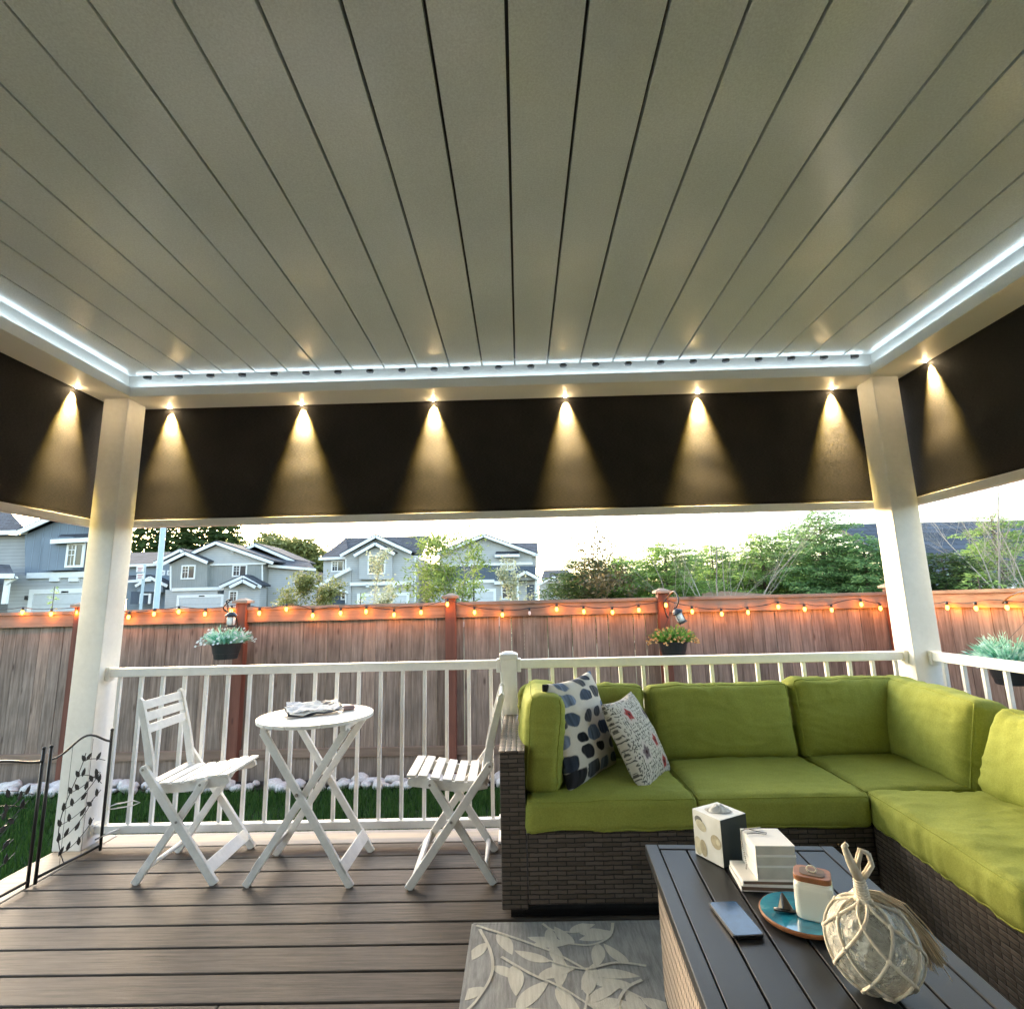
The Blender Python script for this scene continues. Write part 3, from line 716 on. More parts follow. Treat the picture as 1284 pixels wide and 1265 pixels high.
def cushion_mb(sx, sy, sz, r=.045, bulge=.035, seed=0, wrinkle=.006, n=42, folds=.008):
    bm = bmesh.new(); bmesh.ops.create_cube(bm, size=2.0)
    bmesh.ops.subdivide_edges(bm, edges=bm.edges[:], cuts=n, use_grid_fill=True)
    fn, thin, lat = cushion_fn(sx, sy, sz, r, bulge, seed, wrinkle, folds)
    out = MB(); idx = {}
    for v in bm.verts: idx[v] = len(out.v); out.v.append(tuple(fn(v.co)))
    for f in bm.faces: out.f.append(tuple(idx[v] for v in f.verts)); out.m.append(0)
    bm.free()
    pip = MB()
    for sgn in (-1, 1):
        ring = []
        for k in range(160):
            t_ = k/40; s_ = int(t_); f = (t_-s_)*2-1
            a, c = [(f, -1), (1, f), (-f, 1), (-1, -f)][s_]
            co = [0, 0, 0]; co[thin] = sgn; co[lat[0]] = a; co[lat[1]] = c
            ring.append(fn(co, .0008))
        pip.tube(ring, .0034, 6, closed=True)
    return out, pip
def place(mb, c, rot=None):
    rot = rot or Matrix.Identity(3); c = Vector(c)
    mb.v = [tuple(rot @ Vector(p) + c) for p in mb.v]; return mb
def cush(parent, name, size, c, rot=None, seed=0, **k):
    mb, pip = cushion_mb(*size, seed=seed, **k)
    o = part(name, place(mb, c, rot), M['green'], parent, smooth=True)
    part('piping', place(pip, c, rot), M['green'], o, smooth=True); return o
RX = lambda a: Matrix.Rotation(R(a), 3, 'X')
RY = lambda a: Matrix.Rotation(R(a), 3, 'Y')
RZ = lambda a: Matrix.Rotation(R(a), 3, 'Z')
# long two seat module with the left arm
so = thing('wicker_sofa', 'brown wicker two seat sofa with green cushions and left arm along the railing', 'sofa', (.65, 2.8, 0), 'green cushioned sectional sofa')
b = MB(); b.bx(-.104, -.0, 2.418, 3.172, .045, .632)
b.mi = 1; b.bx(-.1065, .0025, 2.4155, 3.1745, .6325, .6405)
part('arm', b, [M['wicker'], M['wickertop_lit']], so, bevel=.006)
b = MB(); b.bx(.002, 1.400, 2.418, 3.10, .06, .325); part('base', b, M['wicker'], so, bevel=.006)
b = MB(); b.bx(.002, 1.400, 3.102, 3.172, .06, .64); part('back_rest', b, M['wicker'], so, bevel=.006)
b = MB(); b.bx(-.07, 1.37, 2.45, 3.14, .005, .0445); part('plinth', b, M['plastic'], so)
b = MB(); b.bx(.03, 1.37, 2.4502, 3.08, .0446, .0595); part('plinth', b, M['plastic'], so)
for x in ():
    for y in (2.46, 3.12):
        b = MB(); b.bx(x-.025, x+.025, y-.025, y+.025, .006, .0445 if x < 0 else .059); part('foot', b, M['plastic'], so)
cush(so, 'seat_cushion', (.692, .70, .122), (.349, 2.752, .388), None, 1, bulge=.018, r=.03, wrinkle=.010, n=46, folds=.008)
cush(so, 'seat_cushion', (.700, .70, .122), (1.050, 2.752, .388), None, 2, bulge=.018, r=.03, wrinkle=.010, n=46, folds=.008)
cush(so, 'side_cushion', (.155, .56, .41), (.085, 2.76, .640), RY(5), 3, bulge=.03, r=.05)
cush(so, 'back_cushion', (.66, .165, .37), (.310, 3.035, .625), RX(-8), 4, bulge=.03, r=.05)
cush(so, 'back_cushion', (.735, .165, .37), (1.015, 3.02, .620), RX(-9), 5, bulge=.035, r=.05)
# corner seat
co = thing('corner_seat', 'brown wicker corner seat with green cushions by the right post', 'sofa', (1.75, 2.8, 0), 'green cushioned sectional sofa')
b = MB(); b.bx(1.405, 2.06, 2.47, 3.10, .06, .325); part('base', b, M['wicker'], co, bevel=.006)
b = MB(); b.bx(1.405, 2.14, 3.102, 3.172, .06, .64); b.bx(2.07, 2.14, 2.47, 3.0985, .06, .64); part('back_rest', b, M['wicker'], co, bevel=.006)
for x in (1.45, 2.08):
    for y in (2.52, 3.12): b = MB(); b.bx(x-.025, x+.025, y-.025, y+.025, .006, .059); part('foot', b, M['plastic'], co)
cush(co, 'seat_cushion', (.66, .64, .122), (1.738, 2.780, .388), None, 6, bulge=.018, r=.03, wrinkle=.010, n=46, folds=.008)
cush(co, 'back_cushion', (.56, .165, .385), (1.680, 3.03, .630), RX(-8), 7, bulge=.035, r=.05)
cush(co, 'back_cushion', (.175, .63, .385), (1.955, 2.765, .615), RX(3) @ RY(10), 8, bulge=.045, r=.05, wrinkle=.014, n=46, folds=.008)
# right hand module running towards the camera
sr = thing('wicker_sofa', 'brown wicker sofa with green cushions running along the right side', 'sofa', (1.75, 1.7, 0), 'green cushioned sectional sofa')
b = MB(); b.prism([(1.405,2.44),(1.405+.0,2.44),(2.06,2.44),(2.06,.75),(1.305,.75)], .06, .325, 'Z'); part('base', b, M['wicker'], sr, bevel=.006, fix=True)
b = MB(); b.bx(2.07, 2.14, .75, 2.465, .06, .64); part('back_rest', b, M['wicker'], sr, bevel=.006)
for x in (1.42, 2.08):
    for y in (.82, 2.38): b = MB(); b.bx(x-.025, x+.025, y-.025, y+.025, .006, .059); part('foot', b, M['plastic'], sr)
cush(sr, 'seat_cushion', (.69, .80, .128), (1.715, 2.030, .388), RZ(-5), 9, bulge=.022, r=.035, wrinkle=.014, n=60, folds=.0095)
cush(sr, 'seat_cushion', (.70, .78, .128), (1.690, 1.225, .388), RZ(-3), 10, bulge=.020, r=.035, wrinkle=.011)
cush(sr, 'back_cushion', (.18, .72, .37), (1.955, 2.045, .585), RX(2) @ RY(20), 11, bulge=.05, r=.06, wrinkle=.014, n=46, folds=.008)
cush(sr, 'back_cushion', (.18, .74, .385), (1.935, 1.27, .610), RY(14), 12, bulge=.045, r=.055, wrinkle=.010)

# ------------------------------------------------------------------ scatter pillows with printed cloth
def smooth(a, b, x): x = max(0, min(1, (x-a)/(b-a))); return x*x*(3-2*x)
def dabs(u, v):
    """rows of brushy dark dabs on off white"""
    c = Vector((.62,.58,.52))
    rows = 5.6; rr = v*rows; j = math.floor(rr)
    h1 = random.Random(j*7+3); off = h1.random(); n = 3.3+h1.random()*.9
    uu = u*n + off + noise.noise(Vector((u*3, v*3, 1)))*.5; i = math.floor(uu)
    h = random.Random(i*31+j*17+5)
    cu = .5+h.uniform(-.10,.10); cv = .5+h.uniform(-.12,.12); ru = h.uniform(.30,.50); rv = h.uniform(.28,.46)
    wx = noise.noise(Vector((u*11, v*11, 4)))*.30
    du = abs(uu-i-cu)/ru; dv = abs(rr-j-cv + .12*(uu-i-.5))/rv
    d = (du**2.7+dv**2.7)**(1/2.7) + wx
    k = 1-smooth(.92, 1.04, d)
    pal = [(.012,.014,.020), (.030,.040,.060), (.055,.075,.115), (.11,.15,.23), (.16,.20,.29), (.022,.022,.026), (.07,.075,.085)]
    col = Vector(pal[h.randrange(len(pal))])*(1+.8*noise.noise(Vector((u*30, v*6, 2))))
    return c*(1-k)+col*k
def floral(u, v, fl=[(.30,.80),(.62,.40),(.70,.14),(.25,.35),(.80,.72)]):
    c = Vector((.60,.56,.49))
    # little dark leaves in every cell, each at its own angle
    for g, sc in ((0, 19.), (1, 23.), (2, 27.)):
        x, y = u*sc+g*.37, v*sc+g*.71; i, j = math.floor(x), math.floor(y); h = random.Random(i*131+j*37+g*999)
        a = h.uniform(0, PI); cx, cy = h.uniform(.35,.65), h.uniform(.35,.65)
        dx, dy = x-i-cx, y-j-cy; s, t_ = dx*math.cos(a)+dy*math.sin(a), -dx*math.sin(a)+dy*math.cos(a)
        q = (s/.42)**2 + (t_/.15)**2
        k = (1-smooth(.6, 1.2, q))*(.85 if h.random() < .6 else 0)
        c = c*(1-k)+Vector((.035,.035,.032))*k
    for n_, (fx, fy) in enumerate(fl):
        dx, dy = u-fx, v-fy; a = math.atan2(dy, dx); d = math.hypot(dx, dy)/(.085*(1+.15*math.sin(5*a)))
        ring = 1-smooth(1.25, 1.5, d)
        c = c*(1-ring*.9)+Vector((.62,.55,.50))*ring*.9
        k = 1-smooth(.65, 1.0, d + .25*noise.noise(Vector((u*60, v*60, n_))))
        col = Vector((.34,.045,.04)) if n_ < 3 else Vector((.16,.12,.13))
        c = c*(1-k)+col*k
        k = 1-smooth(.18, .34, d); c = c*(1-k)+Vector((.04,.015,.015))*k
    return c
def pillow(label, size, thick, c, rot, fn, seed, n=130):
    vs = []; cols = []; fs = []
    for side in (1, -1):
        for j in range(n+1):
            for i in range(n+1):
                a, b_ = 2*i/n-1, 2*j/n-1
                e = max(0, (1-a*a)*(1-b_*b_))
                h = thick/2*(e**.42) 
                x = a*(1-.075*(1-b_*b_)**1.2)*size[0]/2; y = b_*(1-.075*(1-a*a)**1.2)*size[1]/2
                w = .006*noise.noise(Vector((x*9+seed, y*9, side*3)))*(e**.3) + .005*noise.noise(Vector((x*22+seed, y*22, side)))*(1-e)
                vs.append(Vector((x, y, side*(h+.0012)+w)) ); q = fn((a+1)/2, (b_+1)/2); cols.append((q[0], q[1], q[2], 1))
    m0 = (n+1)**2
    for j in range(n):
        for i in range(n):
            e = j*(n+1)+i; fs.append((e, e+1, e+n+2, e+n+1)); fs.append((m0+e, m0+e+n+1, m0+e+n+2, m0+e+1))
    rim = [i for i in range(n+1)] + [j*(n+1)+n for j in range(1, n+1)] + [n*(n+1)+i for i in range(n-1, -1, -1)] + [j*(n+1) for j in range(n-1, 0, -1)]
    for k in range(len(rim)): a, b_ = rim[k], rim[(k+1) % len(rim)]; fs.append((a, m0+a, m0+b_, b_))
    mb = MB(); mb.add([rot @ p + Vector(c) for p in vs], fs)
    o = mb.build('throw_pillow', M['print'], smooth=True, uv=False)
    at_ = o.data.color_attributes.new('print', 'FLOAT_COLOR', 'POINT')
    at_.data.foreach_set('color', [x for q in cols for x in q])
    return tag(o, label, 'pillow', 'throw pillows on the sofa')
def basis(xax, yax):
    x = Vector(xax).normalized(); y = Vector(yax); y = (y - x*y.dot(x)).normalized(); return Matrix((x, y, x.cross(y))).transposed()
pillow('off white pillow with rows of dark blue and black brushed dabs', (.46,.46), .15, (.270, 2.715, .665), basis((.55,.80,.02), (-.26,.06,.95)), dabs, 1)
pillow('cream pillow printed with small dark leaves and red flowers', (.40,.40), .13, (.530, 2.720, .605), basis((.50,.86,.0), (-.46,.06,.87)), floral, 2, 220)
# ------------------------------------------------------------------ rug
def rug():
    b = MB(); x0, x1, y0, y1 = -.218, 1.395, .35, 2.400
    b.bx(x0, x1, y0, y1, .0012, .008)
    # narrow woven border
    for q in ((x0-.006, x0+.004, y0, y1), (x1-.004, x1+.006, y0, y1), (x0, x1, y1-.004, y1+.006)): b.bx(*q, .0008, .0088)
    b.mi = 1
    def lf(c, ang, l, w, z):
        d = Vector((math.cos(ang), math.sin(ang), 0)); p = Vector((-d.y, d.x, 0)); up = []; lo = []
        for k in range(11):
            t = k/10; h = w*.5*(math.sin(PI*t**.8))**.85
            q = c + d*(l*t) + p*(.03*l*math.sin(PI*t))
            up.append(q+p*h); lo.append(q-p*h)
        poly = [q for q in up + lo[::-1] if x0+.006 < q.x < x1-.006 and y0 < q.y < y1-.006]
        if len(poly) > 5: b.prism([(q.x, q.y) for q in poly], .0075, z, 'Z')
    zc = [0]
    def branch(pts, n, l, w, r):
        # stem ribbon plus leaf pairs
        zc[0] += 1; z = .0112 + .00001*zc[0]
        P = [Vector((a, c, 0)) for a, c in pts]
        cv = []
        for i in range(len(P)-1):
            p0, p1, p2, p3 = P[max(i-1,0)], P[i], P[i+1], P[min(i+2, len(P)-1)]
            for k in range(8):
                t = k/8; cv.append(.5*((2*p1)+(p2-p0)*t+(2*p0-5*p1+4*p2-p3)*t*t+(-p0+3*p1-3*p2+p3)*t**3))
        cv.append(P[-1])
        up = []; lo = []
        for i, q in enumerate(cv):
            d = (cv[min(i+1, len(cv)-1)]-cv[max(i-1, 0)]).normalized(); p = Vector((-d.y, d.x, 0)); h = .0062*(1-.45*i/len(cv))
            up.append(q+p*h); lo.append(q-p*h)
        for i in range(len(cv)-1):
            qs = [up[i], up[i+1], lo[i+1], lo[i]]
            if all(x0+.004 < q.x < x1-.004 and y0 < q.y < y1-.004 for q in qs):
                b.add([(q.x, q.y, z) for q in qs], [(3,2,1,0)])
        for k in range(n):
            i = int((k+.8)/(n+.3)*(len(cv)-1)); d = (cv[min(i+1, len(cv)-1)]-cv[max(i-1, 0)]); a = math.atan2(d.y, d.x)
            s = 1 if k % 2 else -1; zc[0] += 1
            lf(cv[i], a + s*r.uniform(.55,.95), l*r.uniform(.85,1.1), w*r.uniform(.9,1.1), .0088+.00001*zc[0])
        zc[0] += 1; d = cv[-1]-cv[-4]; lf(cv[-1]-d*.3, math.atan2(d.y, d.x), l, w, .0088+.00001*zc[0])
    r = random.Random(4)
    branch([(-.205,2.385),(-.02,2.28),(.10,2.20),(.24,2.07),(.36,1.97)], 5, .165, .052, r)
    branch([(-.19,2.36),(-.14,2.22),(-.13,2.10),(-.17,1.98),(-.21,1.92)], 4, .13, .045, r)
    branch([(.40,2.13),(.30,2.15),(.18,2.12),(.06,2.17)], 3, .14, .045, r)
    branch([(.33,2.395),(.30,2.30),(.22,2.25),(.12,2.27)], 3, .14, .05, r)
    branch([(.05,2.395),(.10,2.34),(.2,2.33)], 2, .13, .05, r)
    branch([(-.10,2.19),(.0,2.10),(.10,2.03),(.20,1.93)], 4, .16, .055, r)
    branch([(.37,2.06),(.31,2.02),(.27,1.94),(.30,1.86)], 3, .15, .05, r)
    branch([(-.21,1.85),(-.08,1.93),(.06,1.92),(.18,1.85),(.28,1.75)], 5, .16, .052, r)
    for k in range(9):
        x, y = r.uniform(-.1, 1.1), r.uniform(.5, 1.8); a = r.uniform(0, 6.28)
        branch([(x+i*.14*math.cos(a+.25*i), y+i*.14*math.sin(a+.25*i)) for i in range(4)], 5, .16, .05, r)
    tag(b.build('rug', [M['rug'], M['rugleaf']], origin=(0,0,0)), 'grey outdoor rug with a cream leaf pattern under the coffee table', 'rug')
rug()
# ------------------------------------------------------------------ coffee table
TA = R(-3.6); TH = .448; TM = Matrix.Rotation(TA, 3, 'Z'); TC = Vector((.393, 1.990, 0))
def tl(x, y, z=0): return TM @ Vector((x, y, 0)) + TC + Vector((0,0,z))       # table frame: x across from left rear corner, y forward
ct = thing('coffee_table', 'charcoal slatted metal coffee table on a tan wicker base', 'coffee table', tl(.3, -.6))
TWD, TLN = .600, 1.22
def tbox(x0, x1, y0, y1, z0, z1, b): return b.box(tl((x0+x1)/2, (y0+y1)/2, (z0+z1)/2), (x1-x0, y1-y0, z1-z0), TM)
b = MB()
tbox(0, .040, -TLN, 0, TH-.032, TH, b); tbox(TWD-.040, TWD, -TLN, 0, TH-.032, TH, b); tbox(.041, TWD-.041, -.034, 0, TH-.032, TH, b); tbox(.041, TWD-.041, -TLN, -TLN+.034, TH-.032, TH, b)
part('top_frame', b, M['charcoal'], ct, bevel=.003)
ns = 6; sw = (TWD-.082)/ns
for i in range(ns):
    b = MB(); tbox(.041+i*sw+.0028, .041+(i+1)*sw-.0028, -TLN+.036, -.0365, TH-.016, TH-.002, b); part('top_slat', b, M['charcoal'], ct, bevel=.0018)
b = MB(); tbox(.042, TWD-.042, -TLN+.04, -.04, TH-.036, TH-.022, b); part('under_panel', b, M['plastic'], ct)
b = MB(); c4 = [tl(.028,-.028), tl(TWD-.028,-.028), tl(TWD-.028,-TLN+.028), tl(.028,-TLN+.028)]
# wicker panels built unrotated so the weave follows each side
b.prism([(p.x, p.y) for p in c4], .03, TH-.0335, 'Z'); part('wicker_base', b, M['twill'], ct, bevel=.004, fix=True)
for x, y in ((.05,-.05), (TWD-.05,-.05), (.05,-TLN+.05), (TWD-.05,-TLN+.05)):
    b = MB(); tbox(x-.02, x+.02, y-.02, y+.02, .0095, .0295, b); part('foot', b, M['plastic'], ct)
Z0 = TH + .0008
# tissue box
tb = thing('tissue_box', 'white pebble print tissue box with a dark side on the coffee table', 'tissue box', (.605, 1.873, Z0))
ang = R(25)
def obox(b, c, d, a): return b.box(c, d, Matrix.Rotation(a, 3, 'Z'))
q1 = Vector((.537,1.915)); q2 = Vector((.590,1.813)); q3 = Vector((.690,1.868)); q4 = q1+q3-q2
bh = .132
b = MB(); b.prism([tuple(q) for q in (q1,q2,q3,q4)], Z0, Z0+bh, 'Z')
b.mi = 0; part('carton', b, M['tissuebox'], tb, bevel=.0015, fix=True)
e1 = (q3-q2).normalized(); nn = Vector((e1.y, -e1.x))
b = MB(); pa, pb = q2+e1*.001+nn*.0008, q3-e1*.001+nn*.0008
b.add([(pa.x,pa.y,Z0+.001),(pb.x,pb.y,Z0+.001),(pb.x,pb.y,Z0+bh-.001),(pa.x,pa.y,Z0+bh-.001)]+[(p.x-nn.x*.0006,p.y-nn.y*.0006,z) for p,z in ((pa,Z0+.001),(pb,Z0+.001),(pb,Z0+bh-.001),(pa,Z0+bh-.001))], [(0,1,2,3),(7,6,5,4),(0,4,5,1),(1,5,6,2),(2,6,7,3),(3,7,4,0)]); part('dark_side', b, M['navybox'], tb)
# printed pebbles: flat discs on the pale long side
M['peb1'] = plain('pebble_tan', (.42,.36,.24), .5, var=.35, vscale=30); M['peb2'] = plain('pebble_grey', (.20,.20,.18), .5, var=.4, vscale=30); M['peb3'] = plain('pebble_cream', (.55,.50,.36), .5, var=.25, vscale=40)
e2 = (q2-q1).normalized(); n2 = Vector((e2.y, -e2.x)); fw = (q2-q1).length
def pebble_disc(u, z, ru, rz, m, tilt, lift):
    b = MB(); vs = []
    for k in range(20):
        a = 2*PI*k/20; du, dz = ru*math.cos(a), rz*math.sin(a); du, dz = du*math.cos(tilt)-dz*math.sin(tilt), du*math.sin(tilt)+dz*math.cos(tilt)
        uu = min(fw-.002, max(.002, u*fw+du)); zz = min(bh-.002, max(.002, z*bh+dz))
        p = q1+e2*uu+n2*lift; vs.append((p.x, p.y, Z0+zz))
    v2 = [(x-n2.x*.0005, y-n2.y*.0005, z) for x, y, z in vs]
    b.add(vs+v2, [tuple(range(20)), tuple(reversed(range(20, 40)))]+[(k, 20+k, 20+(k+1) % 20, (k+1) % 20) for k in range(20)])
    part('printed_pebble', b, m, tb, fix=True)
pebble_disc(.22,.79,.016,.013,M['peb2'],-.3,.0008); pebble_disc(.30,.70,.022,.014,M['peb3'],-.4,.0012); pebble_disc(.80,.48,.021,.019,M['peb1'],-.5,.0008); pebble_disc(.88,.50,.009,.009,M['peb3'],0,.0012); pebble_disc(.14,.22,.016,.026,M['peb3'],.1,.0008); pebble_disc(.34,.22,.013,.024,M['peb1'],.15,.0012)
cc = (q1+q3)/2
b = MB(); b.lathe([(.033,0), (.034,.0008), (.0335,.001)], (cc.x, cc.y, Z0+bh), 20, 1.25, .75, Matrix.Rotation(R(-20),3,'Z')); part('opening', b, M['page'], tb)
b = MB(); vs = []; n = 24
for j in range(n+1):
    for i in range(n+1):
        a, c = 2*i/n-1, 2*j/n-1; rr = min(1, math.hypot(a, c)); h = (.015*(1-rr**2)*(.72+.55*abs(math.sin(2.1*math.atan2(c, a)+.6))) + .007*noise.noise(Vector((a*4, c*4, 2))))*(1-rr*.3)
        vs.append((cc.x+a*.037*(1-.2*abs(c)), cc.y+c*.025*(1-.2*abs(a)), Z0+bh+.001+max(0,h)))
b.add(vs, [(j*(n+1)+i, j*(n+1)+i+1, (j+1)*(n+1)+i+1, (j+1)*(n+1)+i) for j in range(n) for i in range(n)]); part('tissue', b, M['paper'], tb, smooth=True)
# stack: two thin coasters under a white block of note books
def book(name, label, cat, c, d, a, z, cover, page, group=None):
    t = thing(name, label, cat, (c[0], c[1], z), group)
    m = Matrix.Rotation(a, 3, 'Z'); C3 = Vector((c[0], c[1], 0))
    b = MB(); b.box(C3+Vector((0,0,z+d[2]/2)), (d[0]-.003, d[1]-.002, d[2]-.005), m); part('pages', b, page, t)
    b = MB(); b.box(C3+Vector((0,0,z+.0012)), (d[0], d[1], .0024), m); b.box(C3+Vector((0,0,z+d[2]-.0012)), (d[0], d[1], .0024), m)
    b.box(C3+m @ Vector((-d[0]/2-.0012, 0, 0))+Vector((0,0,z+d[2]/2)), (.0024, d[1], d[2]), m); part('cover', b, cover, t, bevel=.0008)
    return t
BA = R(-3)
book('book', 'thin white book with brown edges at the bottom of the stack beside the tissue box', 'book', (.676,1.735), (.155,.125,.014), R(-6), Z0, M['paper'], M['cardbrown'])
book('book', 'thin white book second from the bottom of the stack beside the tissue box', 'book', (.678,1.737), (.150,.121,.012), R(-4), Z0+.0145, M['paper'], M['cardbrown'])
zz = Z0+.027
for k, (hh, lab) in enumerate(((.034, 'thick white book resting on the two thin brown edged books'), (.026, 'white book in the middle of the thick white stack'), (.026, 'white book topmost of the stack with the bead string on it'))):
    book('book', lab, 'book', (.697,1.738), (.108-.0007*k,.122-.0007*k,hh), BA, zz, M['paper'], M['page']); zz += hh+.0005
b = MB(); pts = [(.70,1.790,zz+.004),(.675,1.785,zz+.004),(.650,1.779,zz+.005),(.638,1.775,zz+.002),(.634,1.770,zz-.02),(.636,1.762,zz-.05),(.634,1.745,zz-.075),(.628,1.735,Z0+.031)]
t = thing('bead_string', 'string of small silver beads hanging over the edge of the white books', 'bead string', (.66,1.76,Z0))
P = [Vector(p) for p in pts]
for i in range(len(P)-1):
    for k in range(6): b.sphere(P[i]+(P[i+1]-P[i])*(k/6), .0022, 6, 4)
part('beads', b, M['chrome'], t, smooth=True)
b = MB(); b.tube([(.665,1.783,zz+.003),(.69,1.762,zz+.003),(.705,1.757,zz+.003),(.70,1.748,zz+.003),(.672,1.755,zz+.003),(.645,1.752,zz+.003)], .0011, 5); part('cord', b, M['navybox'], t, smooth=True)
b = MB(); b.lathe([(.006,0),(.009,.004),(.008,.012),(.003,.016)], (.617,1.775,Z0+.001), 10); part('tag', b, M['plastic'], t, smooth=True)
# plate
pc = Vector((.692,1.548)); 
t = thing('plate', 'round blue resin plate with a wooden rim on the coffee table', 'plate', (pc.x, pc.y, Z0))
b = MB(); b.lathe([(.088,0), (.100,.005), (.102,.012), (.100,.0145), (.097,.0145)], (pc.x, pc.y, Z0), 48); part('wood_rim', b, M['teak'], t, smooth=False)
b = MB(); b.lathe([(.001,.0150), (.0985,.0150), (.0985,.0138), (.001,.0138)], (pc.x, pc.y, Z0), 48); part('blue_surface', b, M['resin'], t)
# candle jar
PZ = Z0+.0155
def rrect(hx, hy, r, n=6):
    o = []
    for cx, cy, a0 in ((hx-r,hy-r,0), (-hx+r,hy-r,PI/2), (-hx+r,-hy+r,PI), (hx-r,-hy+r,1.5*PI)):
        for k in range(n+1): a = a0+PI/2*k/n; o.append((cx+r*math.cos(a), cy+r*math.sin(a)))
    return o
jc = Vector((.716,1.528)); JR = Matrix.Rotation(R(-28), 3, 'Z')
def loft(prof, hx, hy, r, c, z, m, parent, name, smooth_=True):
    b = MB(); vs = []; nseg = 0
    for s, h in prof:
        q = rrect(hx*s, hy*s, r*s); nseg = len(q)
        for x, y in q: v = JR @ Vector((x, y, 0)); vs.append((c.x+v.x, c.y+v.y, z+h))
    fs = [(i*nseg+k, i*nseg+(k+1) % nseg, (i+1)*nseg+(k+1) % nseg, (i+1)*nseg+k) for i in range(len(prof)-1) for k in range(nseg)]
    fs += [tuple(reversed(range(nseg))), tuple(range((len(prof)-1)*nseg, len(prof)*nseg))]
    b.add(vs, fs); return part(name, b, m, parent, smooth=False, bevel=0)
t = thing('candle_jar', 'square white glass candle jar with a wooden lid standing on the blue plate', 'candle jar', (jc.x, jc.y, PZ))
loft([(.90,.0005), (.97,.004), (1,.012), (1,.068), (.97,.076), (.90,.080), (.88,.084)], .044, .036, .016, jc, PZ, M['jar'], t, 'jar')
loft([(.95,.0845), (1,.0855), (1,.0955), (.97,.0975)], .042, .034, .018, jc, PZ, M['teak'], t, 'lid')
loft([(.60,.0976), (.66,.0985), (.66,.0990), (.56,.0990)], .042, .034, .018, jc, PZ, M['cardbrown'], t, 'lid_groove')
b = MB(); b.tube([Vector((jc.x,jc.y,PZ+.099))+JR @ Vector((.008*math.cos(a)*1.4, .004*math.sin(a), .006+.006*math.sin(a))) for a in [i*2*PI/12 for i in range(12)]], .002, 6, closed=True); part('lid_cord', b, M['rope'], t, smooth=True)
# small black clip on the plate
t = thing('hair_clip', 'small black pointed clip lying on the blue plate beside the jar', 'clip', (.655,1.553,PZ))
b = MB(); b.add([(.632,1.558,PZ+.002),(.672,1.552,PZ+.002),(.668,1.535,PZ+.003),(.640,1.538,PZ+.003),(.646,1.560,PZ+.040),(.650,1.557,PZ+.042)], [(0,1,2,3),(0,3,4),(3,2,5,4),(2,1,5),(1,0,4,5)]); part('jaw', b, M['plastic'], t, bevel=.003, fix=True)
b = MB(); b.tube([(.622,1.552,PZ+.005),(.650,1.538,PZ+.006),(.682,1.533,PZ+.006)], .0045, 8); b.sphere((.684,1.534,PZ+.0085), .0078, 10, 6); part('bar', b, M['plastic'], t, smooth=True)
# phone
t = thing('phone', 'black mobile phone lying face up at the left of the coffee table', 'phone', (.515,1.538,Z0))
pa = [Vector(q) for q in ((.478,1.612),(.553,1.617),(.559,1.467),(.484,1.462))]; px = (pa[1]-pa[0]).normalized(); ang = math.atan2(px.y, px.x); cpt = sum(pa, Vector((0,0)))/4
pm = Matrix.Rotation(ang, 3, 'Z')
for nm, hx, hy, r, z0, z1, mm in (('case', .0375,.0755,.010, 0,.0085,'plastic'), ('screen', .0345,.0725,.008,.0086,.0091,'phone')):
    b = MB(); b.prism([tuple((pm @ Vector((x, y, 0)))[:2]) for x, y in rrect(hx, hy, r)], Z0+z0, Z0+z1, 'Z'); b.v = [(x+cpt.x, y+cpt.y, z) for x, y, z in b.v]; part(nm, b, M[mm], t, bevel=.0012 if nm == 'case' else 0, fix=True)
# glass float in a rope net
gc = Vector((.712, 1.285, Z0+.0885)); GR = .086
t = thing('glass_float', 'large clear glass float in a knotted rope net with a tassel', 'glass float', (gc.x, gc.y, Z0))
b = MB(); vs = []; ns_, nr_ = 48, 32
for i in range(nr_+1):
    for k in range(ns_):
        th = PI*i/nr_; d = Vector((math.sin(th)*math.cos(2*PI*k/ns_), math.sin(th)*math.sin(2*PI*k/ns_), -math.cos(th)))
        vs.append(gc + d*(GR*(1+.012*noise.noise(d*3))))
fs = [(i*ns_+k, i*ns_+(k+1) % ns_, (i+1)*ns_+(k+1) % ns_, (i+1)*ns_+k) for i in range(nr_) for k in range(ns_)]
b.add(vs, fs); part('glass_ball', b, M['crackle'], t, smooth=True)
b = MB()
for k in range(330):
    d = Vector((rnd.gauss(0,1), rnd.gauss(0,1), rnd.gauss(0,1))).normalized(); c = gc + d*GR*rnd.uniform(.55,.90); e = Vector((rnd.gauss(0,1), rnd.gauss(0,1), rnd.gauss(0,1))); e = (e-d*e.dot(d)).normalized()
    f = d.cross(e); l = rnd.uniform(.008,.022); w = rnd.uniform(.004,.012)
    b.add([c-e*l, c+f*w, c+e*l*.8, c-f*w*.7], [(0,1,2,3)])
M['mica'] = plain('shell_flakes', (.74,.71,.62), .3, var=.5, vscale=60, spec=.8); part('shell_flakes', b, M['mica'], t)
b = MB(); NR = GR*1.025; nk = 7; ths = [.16, .72, 1.28, 1.84, 2.40, 2.9]
tilt = Matrix.Rotation(R(-9), 3, 'Y') @ Matrix.Rotation(R(6), 3, 'X')
def gp(th, ph): d = tilt @ Vector((math.sin(th)*math.cos(ph), math.sin(th)*math.sin(ph), math.cos(th))); return gc + d*NR*(1+.0)
def arc(a, c, n=6):
    return [gp(a[0]+(c[0]-a[0])*i/n, a[1]+(c[1]-a[1])*i/n) for i in range(n+1)]
def knob(p): b.sphere(p, .0056, 8, 5)
